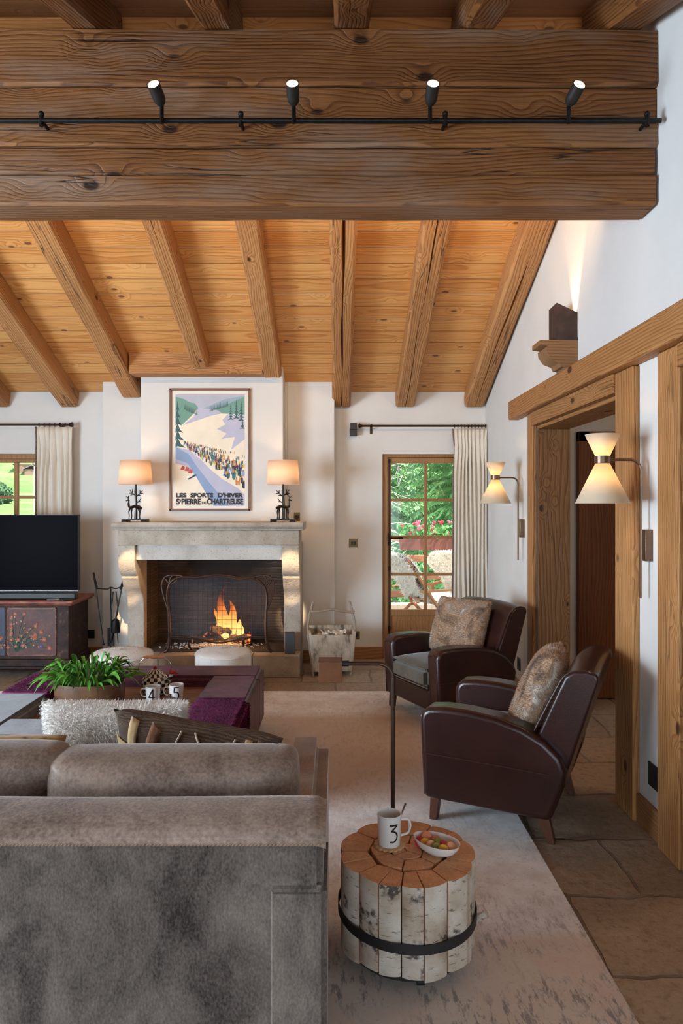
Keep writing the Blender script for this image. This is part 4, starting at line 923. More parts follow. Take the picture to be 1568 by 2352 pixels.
# ================================================================== CURTAINS
def curtain(name, x0, x1, ztop_, zbot, yc, label, npl, fringe_side, rod0, rod1, zrod, finial, rlabel, seed):
    root = thing(name, label, 'curtain', ((x0+x1)/2, yc, zbot))
    O_ = Vector(((x0+x1)/2, yc, zbot)); H = ztop_-zbot; W_ = x1-x0
    def fn(a, b):
        z = H*(1-b); t = min(1, b*7)
        ph_ = a*npl*2*PI+0.9*t*math.sin(a*11+seed)+0.5*math.sin(b*3)*math.sin(a*6); amp = 0.009+0.013*t
        bulge = math.exp(-((b-0.012)/0.02)**2)
        y = amp*math.sin(ph_+0.5*math.sin(b*4+seed))*(1-0.35*math.sin(a*5+seed)**2)-0.006*bulge
        x = (a-0.5)*W_*(1-0.07*math.exp(-((b-0.09)/0.07)**2))+0.010*math.sin(2*ph_)*math.exp(-((b-0.09)/0.06)**2)+0.008*math.sin(b*5+a*9)
        return Vector((x, y, z))
    m = MB(); m.surf(fn, npl*14, 40); part('drape', m, LINEN, root, solid=0.003, recalc=False)
    m = MB(); a = 0.0 if fringe_side < 0 else 1.0
    rr = random.Random(seed)
    for i in range(int(H/0.009)):
        p = fn(a, i*0.009/H)+Vector((fringe_side*0.004, 0, 0)); m.ball(p, (0.010, 0.009, 0.006), 5, 4)
    part('fringe', m, FRINGE, root)
    rod = thing('curtain_rod', rlabel, 'curtain rod', (rod0, yc+0.01, zrod))
    L = rod1-rod0
    m = MB(); m.tube([(0, 0, 0), (L, 0, 0)], 0.010, 8); part('rod', m, RODM, rod)
    xf, sg = (0, -1) if finial == 'L' else (L, 1)
    m = MB(); Mx = Matrix.Rotation(sg*PI/2, 3, 'Y'); m.lathe([(0.012, 0), (0.017, 0.004), (0.012, 0.012), (0.024, 0.022), (0.026, 0.034), (0.012, 0.040)], (xf, 0, 0), 14, M=Mx); part('finial', m, RODM, rod)
    m = MB(); xb = xf-sg*0.09; m.tube([(xb, YB-yc-0.011, -0.02), (xb, 0.02, -0.02), (xb, 0, -0.012)], 0.007, 6); m.box(xb-0.012, xb+0.012, YB-yc-0.018, YB-yc-0.010, -0.07, 0.02); m.ball((xb, 0, 0), (0.013, 0.018, 0.018)); part('bracket', m, RODM, rod)
    for i in range(npl+1):
        xx = x0+(x1-x0)*(i+0.5)/(npl+1)-rod0
        m = MB(); m.tube([(xx, 0.018*math.cos(t), -0.004+0.018*math.sin(t)) for t in [k*PI/5 for k in range(10)]], 0.0025, 5, closed=True); part('ring', m, RODM, rod)
YC = 6.87
curtain('curtain', P(1040, 0, YC).x, P(1121, 0, YC).x-0.01, P(0, 986, YC).z, 0.02, YC, 'floor length cream pleated curtain with brown fringe beside the terrace door', 9, -1, P(832, 0, YC).x, XR-0.012, P(0, 978, YC).z, 'L', 'dark curtain rod over the terrace door', 1)
curtain('curtain', P(83, 0, YC).x, P(167, 0, YC).x, P(0, 981, YC).z, 0.02, YC, 'cream pleated curtain hanging behind the television at the left window', 6, -1, -4.5, P(158, 0, YC).x, P(0, 975, YC).z, 'R', 'dark curtain rod over the left window', 4)

# small wall fittings
m = MB(); q = P(811, 1002, 6.95)
m.box(-0.036, 0.036, -0.075, 0, 0.0, 0.075); m.box(-0.03, 0.034, -0.09, -0.015, 0.06, 0.125)
solo('cube_speaker', m, BLACK, 'small black double cube wall speaker left of the curtain rod', 'speaker', loc=(q.x, YB, q.z), bevel=0.003)
def plate(name, wx, hz, loc, face, mat, label, cat, grp, insert):
    root = thing(name, label, cat, loc, {'b': 0, 'r': -PI/2}[face], grp)
    m = MB(); m.box(-wx/2, wx/2, -0.008, 0, 0, hz); part('cover_plate', m, mat, root, bevel=0.002)
    m = MB(); insert(m, wx, hz); part('inserts', m, BLACK, root)
def ins_sw(m, wx, hz): m.box(-wx*.25, -wx*.02, -0.012, -0.008, hz*.3, hz*.7); m.box(wx*.08, wx*.3, -0.012, -0.008, hz*.3, hz*.7)
def ins_out(m, wx, hz): m.lathe([(hz*.26, 0), (hz*.26, 0.003)], (0, -0.008, hz/2), 16, M=Matrix.Rotation(PI/2, 3, 'X'))
q = P(811, 1257, YB); plate('light_switch', 0.085, 0.085, (q.x, YB, q.z), 'b', BRASSP, 'square brass light switch on the wall left of the terrace door', 'switch', None, ins_sw)
q = P(681, 1197, 6.8); plate('light_switch', 0.06, 0.085, (q.x+0.003, 6.8, q.z), 'b', BRASSP, 'small brass switch plate just above the mantel right end', 'switch', None, ins_sw)
q = P(818, 1468, YB); plate('wall_outlet', 0.07, 0.08, (q.x, YB, q.z), 'b', BRASSP, 'brass outlet low on the wall behind the wooden bucket', 'outlet', None, ins_out)
q = P(208, 1466, YB); plate('wall_outlet', 0.08, 0.085, (-2.47, YB, q.z), 'b', BLACK, 'black outlet low on the wall beside the painted chest', 'outlet', None, ins_out)
plate('wall_outlet', 0.08, 0.10, (XR, 5.66, 0.20), 'r', BLACK, 'outlet low on the right wall behind the farther armchair', 'outlet', None, ins_out)
plate('wall_outlet', 0.10, 0.11, (XR, 3.245, 0.225), 'r', BLACK, 'square black outlet above the baseboard under the nearer wall lamp', 'outlet', None, ins_out)

# ================================================================== CHEST, TV
CX0, CX1, CYF, CYB = -3.95, -2.39, 6.20, 6.68
CHD = NT('worn painted chest red brown'); _v = CHD.coord(rand=True); _n = CHD.noise(_v, 9, 6, 0.7); _n2 = CHD.noise(_v, 40, 4, 0.7)
_c = CHD.ramp(_n, [(0.3, (0.035, 0.012, 0.010)), (0.55, (0.085, 0.024, 0.017)), (0.75, (0.14, 0.05, 0.032))]); _c = CHD.mix(CHD.ramp(_n2, [(0.62, (0, 0, 0)), (0.72, (0.8, 0.8, 0.8))]), _c, (0.20, 0.13, 0.09)); CHD.base(_c).set(Roughness=0.55); CHEST = CHD.m
CHB = NT('worn painted chest black'); _v = CHB.coord(rand=True); _n = CHB.noise(_v, 12, 6, 0.7)
CHB.base(CHB.ramp(_n, [(0.4, (0.016, 0.007, 0.005)), (0.60, (0.042, 0.017, 0.011)), (0.74, (0.20, 0.10, 0.065))])).set(Roughness=0.6, Specular_IOR_Level=0.25); CHB = CHB.m
CHR = NT('worn painted chest rim'); _v = CHR.coord((1, 6, 6), rand=True); _n = CHR.noise(_v, 8, 6, 0.7)
CHR.base(CHR.ramp(_n, [(0.35, (0.05, 0.022, 0.018)), (0.5, (0.24, 0.055, 0.03)), (0.7, (0.30, 0.20, 0.12))])).set(Roughness=0.55); CHR = CHR.m
ch = thing('painted_chest', 'antique dark chest painted with red flowers standing under the television', 'chest', (-3.17, 6.44, 0))
OC = (-3.17, 6.44, 0)
m = MB(OC); m.box(CX0, CX1, CYF, CYB, 0.16, 0.645); part('body', m, CHB, ch, bevel=0.006)
m = MB(OC); m.box(CX0-0.03, CX1+0.035, CYF-0.035, CYB+0.02, 0.645, 0.662); m.box(CX0-0.045, CX1+0.05, CYF-0.05, CYB+0.03, 0.662, 0.69); part('lid', m, CHR, ch, bevel=0.008, seg=3)
m = MB(OC); m.box(CX0-0.02, CX1+0.02, CYF-0.02, CYB, 0.10, 0.17); m.box(CX0, CX1, CYF, CYB, 0.07, 0.10); part('plinth', m, CHB, ch, bevel=0.01)
for x in (CX0+0.06, CX1-0.06):
    for y in (CYF+0.06, CYB-0.06): m = MB(OC); m.lathe([(0.04, 0), (0.055, 0.03), (0.045, 0.07)], (x, y, 0), 14); part('foot', m, CHB, ch)
m = MB(OC); yf = CYF-0.004
def panel(x0, x1):
    m = MB(OC); m.box(x0, x1, yf, CYF, 0.20, 0.625); pn = part('painted_panel', m, CHEST, ch, bevel=0.002)
    m = MB(OC)
    for q in ((x0, x1, 0.618, 0.625), (x0, x1, 0.20, 0.207), (x0, x0+.008, 0.20, 0.625), (x1-.008, x1, 0.20, 0.625)): m.box(q[0], q[1], yf-0.003, yf, q[2], q[3])
    part('red_border', m, CHR, ch)
    return pn
fmats = [plain('painted green stem', (0.045, 0.11, 0.075), 0.6, 0, 60, 0.5), plain('painted orange petal', (0.33, 0.075, 0.03), 0.6, 0, 60, 0.6), plain('painted pale highlight', (0.45, 0.30, 0.20), 0.6), plain('painted blue petal', (0.03, 0.05, 0.22), 0.6)]
def bouquet(cx, cz, flip, parent):
    m = MB(OC); y = yf-0.002; rq = random.Random(int(cx*100))
    def disc(x, z, r, mi, n=8, yo=0, sx=1):
        m.mi = mi; m.poly([(x+r*sx*math.cos(2*PI*k/n), y-yo, z+r*math.sin(2*PI*k/n)) for k in range(n)])
    for i in range(30):
        ang = R(rq.uniform(5, 115)); L = rq.uniform(0.08, 0.36); p0 = Vector((cx-flip*0.13, y, cz-0.17)); 
        p2 = p0+Vector((flip*math.cos(ang)*L*1.1, 0, math.sin(ang)*L)); p1 = (p0+p2)/2+Vector((0, 0, 0.03))
        p2.x = min(max(p2.x, cx-0.17), cx+0.17); p2.z = min(max(p2.z, cz-0.18), cz+0.17)
        pts = smooth_pts([p0, p1, p2], 5); m.mi = 0; m.tube(pts, 0.0014, 4, flat=1)
        for q in pts[3::2]:
            a = rq.uniform(0, 6); m.mi = 0 if rq.random() < .7 else 2; d = Vector((math.cos(a), 0, math.sin(a)))*0.022; s2 = Vector((-d.z, 0, d.x))*0.3; m.poly([q, q+d*.5+s2, q+d, q+d*.5-s2])
        k = rq.choice([1]*9+[3]); rr = rq.uniform(0.006, 0.014)
        for j in range(6): disc(p2.x+rr*1.0*math.cos(j*PI/3), p2.z+rr*1.0*math.sin(j*PI/3), rr*0.62, k, 7, 0.0015+j*0.0001)
        disc(p2.x, p2.z, rr*0.45, 2, 7, 0.0028)
    part('painted_flowers', m, fmats, parent, smooth=False, recalc=False)
pA = panel(-2.94, -2.50)
bouquet(-2.73, 0.40, 1, pA)
pB = panel(-3.60, -3.16); bouquet(-3.38, 0.40, -1, pB)
m = MB(OC); m.box(-3.14, -2.96, yf, CYF, 0.20, 0.625); pC = part('painted_panel', m, plain('dark blue paint', (0.012, 0.018, 0.05), 0.5, 0, 20, 0.5), ch); bouquet(-3.03, 0.40, 1, pC)
tv = thing('television', 'flat black television standing on the painted chest', 'television', (-2.98, 6.40, 0.69))
tx0, tx1 = P(-150, 0, 6.4).x+2.98, P(182, 0, 6.4).x+2.98; tz0, tz1 = P(0, 1357, 6.4).z-0.69, P(0, 1182, 6.4).z-0.69
m = MB(); m.box(tx0, tx1, -0.02, 0.03, tz0, tz1); part('casing', m, BLACK, tv, bevel=0.004)
m = MB(); m.box(tx0+.006, tx1-.006, -0.0225, -0.02, tz0+.012, tz1-.006); part('screen', m, SCREEN, tv)
m = MB(); m.box(tx0, tx1, -0.0235, -0.0195, tz0, tz0+0.008); part('silver_edge', m, STEEL, tv)
for x in (tx0+0.3, tx1-0.45):
    m = MB(); m.tube([(x, 0.0, tz0+0.01), (x, 0.0, 0.01), ], 0.008, 6); m.box(x-0.012, x+0.012, -0.06, 0.12, 0, 0.012); part('stand_foot', m, STEEL, tv)
m = MB(); w0, w1 = P(-100, 0, 6.3).x, P(178, 0, 6.3).x; m.box(w0, w1, -0.04, 0.04, 0, 0.062)
solo('soundbar', m, BLACK, 'long black soundbar under the television on the chest', 'soundbar', loc=(0, 6.29, 0.69), bevel=0.012)
for (x, y, a, l, mt, lab) in ((P(123, 0, 6.2).x, 6.200, 0.2, 0.11, STEEL, 'silver remote control lying on the chest, leftmost'), (P(140, 0, 6.2).x, 6.225, -0.35, 0.15, BLACK, 'black remote control lying between two others on the chest'), (P(156, 0, 6.2).x, 6.19, 0.9, 0.12, BLACK, 'dark remote control nearest the right end of the chest')):
    m = MB(); m.box(-l/2, l/2, -0.02, 0.02, 0, 0.014); solo('remote_control', m, mt, lab, 'remote control', 'remote controls on the chest', loc=(x, y, 0.69), rz=a, bevel=0.004)

# ================================================================== WOODEN BUCKET
WEATH = NT('whitewashed weathered wood'); _v = WEATH.coord((1, 1, 0.35)); _n = WEATH.noise(_v, 14, 6, 0.7); WEATH.base(WEATH.ramp(_n, [(0.32, (0.10, 0.075, 0.055)), (0.45, (0.38, 0.31, 0.23)), (0.7, (0.56, 0.49, 0.39))])).set(Roughness=0.9); WEATH.bump(_n, 0.6, 0.01); WEATH = WEATH.m
GREYW = wood('grey handle wood', (0.12, 0.085, 0.06), (0.25, 0.19, 0.14), (0.38, 0.31, 0.24), axis='Z', knots=False)
bk = thing('wooden_bucket', 'weathered antique wooden bucket with stick handles beside the fireplace', 'bucket', (-0.055, 6.36, 0), rz=0.08)
m = MB()
def frust(x0, x1, y0, y1, X0, X1, Y0_, Y1_, z0, z1):
    lo = [(x0, y0, z0), (x1, y0, z0), (x1, y1, z0), (x0, y1, z0)]; hi = [(X0, Y0_, z1), (X1, Y0_, z1), (X1, Y1_, z1), (X0, Y1_, z1)]
    lv = [m.v(p) for p in lo]; hv = [m.v(p) for p in hi]; m.f(lv[::-1]); m.f(hv)
    for k in range(4): m.f([lv[k], lv[(k+1) % 4], hv[(k+1) % 4], hv[k]])
bz0, bz1 = 0.045, 0.40
frust(-0.165, 0.165, -0.115, -0.095, -0.20, 0.20, -0.15, -0.13, bz0, bz1-0.02); frust(-0.165, 0.165, 0.095, 0.115, -0.20, 0.20, 0.13, 0.15, bz0, bz1+0.02)
frust(-0.175, -0.155, -0.115, 0.115, -0.21, -0.19, -0.15, 0.15, bz0, bz1); frust(0.155, 0.175, -0.115, 0.115, 0.19, 0.21, -0.15, 0.15, bz0, bz1)
m.box(-0.165, 0.165, -0.11, 0.11, bz0, bz0+0.02)
part('staved_box', m, WEATH, bk, bevel=0.003)
for s in (-1, 1):
    m = MB(); m.tube(smooth_pts([(s*0.17, -0.10, 0.0), (s*0.205, -0.02, 0.30), (s*0.215, 0.02, 0.45), (s*0.165, 0.0, 0.66)], 4), 0.012, 6); part('handle_stick', m, GREYW, bk)
m = MB(); m.tube(smooth_pts([(-0.20, 0.0, 0.565), (-0.10, 0.0, 0.568), (0, 0, 0.585), (0.10, 0, 0.568), (0.21, 0.0, 0.555)], 4), [0.014]*17, 8, flat=0.9); part('crossbar', m, GREYW, bk)
PAPER = plain('crumpled white paper', (0.72, 0.66, 0.58), 0.8)
rg = random.Random(3)
for i in range(6):
    m = MB(); s1 = rg.uniform(0.05, 0.085)
    m.surf(lambda a, b: Vector(((a-.5)*2*s1, (b-.5)*1.6*s1, 0.02*math.sin(a*7+i)*math.cos(b*6))), 6, 6)
    o = solo('paper_sheet', m, PAPER, 'crumpled white paper in the top of the wooden bucket', 'paper', 'paper scraps in the bucket', loc=(-0.055-0.10+0.04*i, 6.34+rg.uniform(-.05, .04), 0.355+0.006*i), solid=0.001)
    o.rotation_euler = (rg.uniform(-.3, .3), rg.uniform(-.3, .3), rg.uniform(0, 3))
m = MB(); m.box(-0.165, 0.165, -0.11, 0.11, 0, 0.28)
o = part('kindling_fill', m, WEATH, bk, bevel=0.01); o.location = (0, 0, 0.066)

# ================================================================== POUFS, LOG STUMP
def pouf(x, y, r, h, label):
    root = thing('pouf', label, 'pouf', (x, y, 0), 0, 'white cowhide poufs')
    m = MB(); N = 36
    m.lathe([(r*0.93, 0.03), (r*0.99, 0.10), (r, h*0.6), (r*0.995, h-0.03)], n=N, cap=False); part('side', m, POUFH, root)
    m = MB(); m.lathe([(r*0.995, h-0.03), (r*0.975, h-0.012), (r*0.90, h), (r*0.5, h+0.014), (0.002, h+0.018)], n=N, cap=False)
    m.bm.faces.ensure_lookup_table(); bmesh.ops.recalc_face_normals(m.bm, faces=m.bm.faces)
    m.blades(list(m.bm.faces), 2600, 0.012, 0.0012, comb=(0.8, -0.4, 0), rnd=0.3, seed=4); part('top', m, POUFH, root, recalc=False)
    m = MB(); m.tube([(r*0.997*math.cos(a), r*0.997*math.sin(a), h-0.028) for a in [2*PI*k/40 for k in range(40)]], 0.004, 6, closed=True); m.tube([(-0.06, -r*0.955, h-0.03), (-0.06, -r*0.955, 0.05)], 0.003, 5); part('seam', m, POUFH, root)
    for k in range(4):
        a = PI/4+k*PI/2; m = MB(); m.lathe([(0.018, 0), (0.022, 0.035)], (r*.7*math.cos(a), r*.7*math.sin(a), 0), 10); part('foot', m, BLACK, root)
pouf(P(512, 0, 5.72).x, 5.72, 0.228, 0.345, 'round white cowhide pouf in front of the fire, right of the other')
pouf(P(274, 0, 5.55).x, 5.62, 0.245, 0.355, 'round white cowhide pouf behind the potted plant, left of the other')
m = MB(); m.tube([(0, 0.16, 0), (0, 0, 0), (0, -0.16, 0)], [0.052, 0.055, 0.052], 14)
solo('firewood_log', m, GREYW, 'short brown log peeking out right of the white pouf', 'log', loc=(P(578, 0, 5.9).x, 5.98, 0.0555))

# ================================================================== OTTOMAN TABLE
ot = thing('ottoman_table', 'large low patchwork cowhide ottoman in purple and grey with sunken wooden tray', 'ottoman', (-1.277, 4.12, 0))
OO = (-1.277, 4.12, 0); A0, A1, B0, B1 = -2.04, -0.513, 3.36, 4.886; rw = 0.325; HT = 0.42
def patch(x0, x1, y0, y1, mat, label, fur=0, comb=(0.3, -1, 0), sd=1, z0=0.05):
    m = MB(OO); m.box(x0, x1, y0, y1, z0, HT); bmesh.ops.bevel(m.bm, geom=[e for e in m.bm.edges], offset=0.028, segments=3, affect='EDGES')
    bmesh.ops.recalc_face_normals(m.bm, faces=m.bm.faces)
    if fur: m.blades([f for f in m.bm.faces if f.normal.z > 0.1 or f.normal.x > 0.5], fur, 0.017, 0.0011, comb=comb, rnd=0.22, seed=sd)
    part('hide_patch', m, mat, ot, label=label, recalc=False)
patch(A0+rw-0.03, A1, B1-rw, B1, PLUM, 'dark plum sleek rear patch', 0, (1, 0.2, 0), 1)
patch(A1-rw, A1, 4.03, B1-rw+0.04, PLUM, 'dark plum right patch', 0, (0.2, -1, 0), 2)
patch(A1-rw, A1, B0, 4.06, PURPLE, 'bright purple right patch', 14000, (-0.2, -0.9, 0), 3)
patch(A0, A0+rw, 4.15, B1, PURPLE, 'purple left patch', 14000, (0.2, -0.9, 0), 4)
patch(A0, A0+rw, B0, 4.18, GREYH, 'grey blue left patch', 0, (0.5, -0.6, 0), 5)
patch(A0+rw-0.03, A1-rw+0.03, B0, B0+rw, GREYH, 'grey blue front patch', 0, (0.6, -0.3, 0), 6)
TRAY = wood('striped wooden tray', (0.10, 0.045, 0.025), (0.20, 0.10, 0.055), (0.29, 0.16, 0.09), axis='X', ring=30, plank=0.02, knots=False, cracks=0)
m = MB(OO); m.box(A0+rw-.01, A1-rw+.01, B0+rw-.01, B1-rw+.01, 0.05, 0.35); part('sunken_tray', m, TRAY, ot)
for x in (A0+0.12, A1-0.12):
    for y in (B0+0.12, B1-0.12): m = MB(OO); m.lathe([(0.03, 0.012), (0.03, 0.06)], (x, y, 0), 12); part('foot', m, BLACK, ot)
ZTR = 0.35
# planter
cpl = P(206, 1592, 4.17); pl = thing('potted_plant', 'leafy green peace lily in an oval bronze wooden planter on the ottoman tray', 'potted plant', (cpl.x, 4.17, ZTR))
m = MB(); m.lathe([(0.195, 0.0), (0.205, 0.02), (0.212, 0.13), (0.212, 0.138), (0.202, 0.138), (0.198, 0.11), (0.19, 0.105)], n=40, sy=0.62); part('planter', m, plain('aged bronze wood', (0.13, 0.062, 0.030), 0.4, 0.0, 10, 0.4), pl)
m = MB(); m.lathe([(0.001, 0.112), (0.196, 0.112)], n=30, sy=0.6, cap=False); part('soil', m, plain('dark soil', (0.03, 0.02, 0.015), 1), pl)
rg = random.Random(12)
m = MB()
for i in range(250):
    a = rg.uniform(0, 2*PI); rb = 0.13*math.sqrt(rg.random()); bx, by = rb*math.cos(a), rb*0.55*math.sin(a)
    reach = rg.uniform(0.05, 0.25); hh = rg.uniform(0.07, 0.19)*(1.15-reach*1.7); tx_ = bx+reach*math.cos(a); ty_ = by+reach*0.72*math.sin(a)
    z0 = 0.112; droop = rg.uniform(0.0, 0.09)*(reach/0.2)
    pts = []; N = 9
    for k in range(N):
        t = k/(N-1); pts.append(Vector((bx+(tx_-bx)*t**0.9, by+(ty_-by)*t**0.9, z0+hh*math.sin(t*PI*0.62)-droop*t**3)))
    wd = rg.uniform(0.007, 0.0135); tw = rg.uniform(-0.8, 0.8)
    L_, C_, R_ = [], [], []
    for k, p in enumerate(pts):
        t = k/(N-1); d = (pts[min(k+1, N-1)]-pts[max(k-1, 0)]).normalized(); sd = d.cross(Vector((0, 0, 1))); sd = sd.normalized() if sd.length > 1e-4 else Vector((1, 0, 0))
        up_ = sd.cross(d); sd = (sd*math.cos(tw)+up_*math.sin(tw)); ww = 0.0014 if t < 0.3 else wd*math.sin(PI*((t-0.3)/0.7)**0.75)+0.0006
        L_.append(m.v(p+sd*ww)); C_.append(m.v(p-up_*ww*0.25)); R_.append(m.v(p-sd*ww))
    for k in range(N-1): m.f([L_[k], C_[k], C_[k+1], L_[k+1]]); m.f([C_[k], R_[k], R_[k+1], C_[k+1]])
part('foliage', m, LEAF, pl, recalc=False, ang=80)
# teapot
def check_mat():
    t = NT('black and white checks'); tc = t.n('ShaderNodeTexCoord'); sp = t.n('ShaderNodeSeparateXYZ'); t.l(tc.outputs['Object'], sp.inputs[0])
    an = t.math('MULTIPLY', t.math('ARCTAN2', sp.outputs[1], sp.outputs[0]), 22/(2*PI)); zz = t.math('DIVIDE', t.math('SUBTRACT', sp.outputs[2], 0.075), 0.0195)
    s2 = t.math('ADD', t.math('FLOOR', an), t.math('FLOOR', zz)); md = t.math('FLOORED_MODULO', s2, 2.0); n = t.noise(tc.outputs['Object'], 25, 3)
    col = t.mix(md, (0.012, 0.012, 0.014), (0.74, 0.70, 0.60)); t.base(col).set(Roughness=0.15); return t.m
CHECK = check_mat()
REDC = plain('glossy red enamel', (0.45, 0.012, 0.018), 0.2)
ytp = 4.40; ctp = P(356, 0, ytp)
tp = thing('teapot', 'black and white checked enamel kettle with red bird whistle', 'kettle', (ctp.x, ytp, ZTR))
r = 0.086
m = MB(); m.lathe([(0.055, 0.0), (0.075, 0.008), (r, 0.04), (0.089, 0.065), (0.082, 0.095), (0.062, 0.120), (0.045, 0.131)], n=36); part('body', m, CHECK, tp)
m = MB(); m.lathe([(0.048, 0.130), (0.044, 0.139), (0.025, 0.152), (0.006, 0.156)], n=30); lid = part('lid', m, CHECK, tp)
m = MB(); m.ball((0, 0, 0.165), (0.012, 0.012, 0.012)); part('lid_knob', m, REDC, lid)
m = MB(); m.tube(smooth_pts([(0.065, -0.01, 0.06), (0.09, -0.012, 0.085), (0.105, -0.015, 0.125)], 4), [0.022, 0.021, 0.02, 0.018, 0.016, 0.014, 0.013, 0.012, 0.011], 12); part('spout', m, CHECK, tp)
m = MB(); m.ball((0.112, -0.015, 0.138), (0.022, 0.012, 0.011), M=Matrix.Rotation(-0.2, 3, 'Y')); m.tube([(0.104, -0.015, 0.140), (0.098, -0.015, 0.158), (0.100, -0.015, 0.172)], [0.007, 0.005, 0.001], 6); m.tube([(0.13, -0.015, 0.135), (0.15, -0.015, 0.13)], [0.009, 0.002], 6); part('bird_whistle', m, REDC, tp)
m = MB(); m.tube(smooth_pts([(-0.078, 0, 0.10), (-0.10, 0, 0.14), (-0.098, 0, 0.19), (-0.065, 0, 0.232)], 5), 0.002, 5); m.tube(smooth_pts([(0.070, 0, 0.105), (0.10, 0, 0.15), (0.10, 0, 0.19), (0.055, 0, 0.232)], 5), 0.002, 5); part('wire_handle', m, STEEL, tp)
m = MB(); m.tube([(-0.075+0.0135*k, 0, 0.232) for k in range(11)], [0.007, 0.009, 0.011, 0.008, 0.011, 0.012, 0.011, 0.008, 0.011, 0.009, 0.008], 10); part('wooden_grip', m, plain('turned orange wood', (0.36, 0.12, 0.04), 0.35), tp)
# mugs
STROKES = {'3': [[(-1, 1.9), (0.95, 1.9), (-0.45, 0.45), (0.1, 0.45)]], '4': [[(0.35, -1.9), (0.35, 1.9), (-1.05, -0.75), (0.95, -0.75)]], '5': [[(0.85, 1.9), (-0.55, 1.9), (-0.65, 0.35)]]}
def arc(cx, cz, rx, rz, a0, a1, n=16): return [(cx+rx*math.cos(R(a0+(a1-a0)*i/n)), cz+rz*math.sin(R(a0+(a1-a0)*i/n))) for i in range(n+1)]
STROKES['3'] = [[(-0.95, 1.9), (0.9, 1.9), (-0.55, 0.55)]+arc(-0.35, -0.72, 1.25, 1.22, 82, -80)+[(-0.9, -1.85)]]
STROKES['5'] = [[(0.85, 1.9), (-0.55, 1.9), (-0.70, 0.35)]+arc(-0.3, -0.72, 1.2, 1.2, 70, -85)+[(-0.95, -1.8)]]
def mug(loc, digit, label, face, handle, rad=0.041, h=0.105, grp='numbered mugs', sz=0.0195):
    root = thing('mug', label, 'mug', loc, 0, grp)
    m = MB(); m.lathe([(0.001, 0.0), (rad*0.86, 0.0), (rad*0.9, 0.004), (rad, h-0.002), (rad-0.0015, h), (rad-0.004, h-0.002), (rad*0.87-0.002, 0.008), (0.001, 0.007)], n=36, cap=False); part('cup', m, CERAM, root)
    hv = Vector((math.cos(handle), math.sin(handle), 0))
    m = MB(); m.tube(smooth_pts([hv*(rad*0.97)+Vector((0, 0, h*0.80)), hv*(rad+0.022)+Vector((0, 0, h*0.80)), hv*(rad+0.031)+Vector((0, 0, h*0.60)), hv*(rad+0.022)+Vector((0, 0, h*0.36)), hv*(rad*0.94)+Vector((0, 0, h*0.28))], 5), 0.0052, 8, flat=0.8); part('handle', m, CERAM, root)
    m = MB()
    for st in STROKES[digit]:
        dense = []
        for (a, b), (c, d) in zip(st, st[1:]):
            n = max(1, int(math.hypot(c-a, d-b)/0.25))
            for i in range(n): dense.append((a+(c-a)*i/n, b+(d-b)*i/n))
        dense.append(st[-1])
        w2 = 0.19; cen = h*0.49
        def surfp(x, z):
            zz = cen+z*sz*0.98; rr_ = rad*(0.9+0.1*zz/h)+0.0006; an = face+(x*sz)/rad; return Vector((rr_*math.cos(an), rr_*math.sin(an), zz))
        prev = None
        for i, (x, z) in enumerate(dense):
            a = dense[max(i-1, 0)]; b = dense[min(i+1, len(dense)-1)]; dx, dz = b[0]-a[0], b[1]-a[1]; L = math.hypot(dx, dz) or 1; nx, nz = -dz/L*w2, dx/L*w2
            cur = (m.v(surfp(x+nx, z+nz)), m.v(surfp(x-nx, z-nz)))
            if prev: m.f([prev[0], prev[1], cur[1], cur[0]])
            prev = cur
    part('printed_number', m, INK, root, smooth=False, recalc=False)
    return root
y4, y5 = 4.24, 4.25
mug((P(351, 0, y4).x, y4, ZTR), '4', 'white mug printed with a black number 4 on the ottoman tray', R(-84), R(180), 0.045, 0.092)
mug((P(402, 0, y5).x, y5+0.03, ZTR), '5', 'white mug printed with a black number 5 on the ottoman tray', R(-78), R(190), 0.045, 0.092)
PINE = plain('brown pinecone scales', (0.10, 0.045, 0.03), 0.7, 0, 40, 0.5)
bw = P(391, 0, 4.15); m = MB(); m.lathe([(0.02, 0), (0.03, 0.005), (0.042, 0.04), (0.04, 0.04), (0.028, 0.01), (0.001, 0.008)], n=24, cap=False)
solo('glass_bowl', m, plain('grey glass', (0.35, 0.36, 0.38), 0.1), 'small glass bowl holding pinecones in front of mug 5', 'bowl', loc=(bw.x, 4.15, ZTR))
rg = random.Random(2)
for i, (dx, dy, dz) in enumerate(((-0.018, 0, 0.028), (0.018, 0.004, 0.028), (0.0, -0.008, 0.052))):
    m = MB()
    for k in range(40):
        a = k*2.4; t = k/40; rr_ = 0.017*math.sin(PI*(0.1+0.85*t)); z = 0.034*t; c0 = Vector((0, 0, z)); d = Vector((math.cos(a), math.sin(a), 0.4)); s2 = Vector((-math.sin(a), math.cos(a), 0))*0.005
        m.poly([c0, c0+d*rr_*.7+s2, c0+d*rr_, c0+d*rr_*.7-s2])
    m.lathe([(0.004, 0), (0.010, 0.012), (0.006, 0.03)], n=8)
    solo('pinecone', m, PINE, ['brown pinecone in the glass bowl, left of the lower pair', 'brown pinecone in the glass bowl, right of the lower pair', 'brown pinecone lying on top of two others'][i], 'pinecone', 'pinecones in the bowl', loc=(bw.x+dx, 4.15+dy, ZTR+dz-0.016), recalc=False)

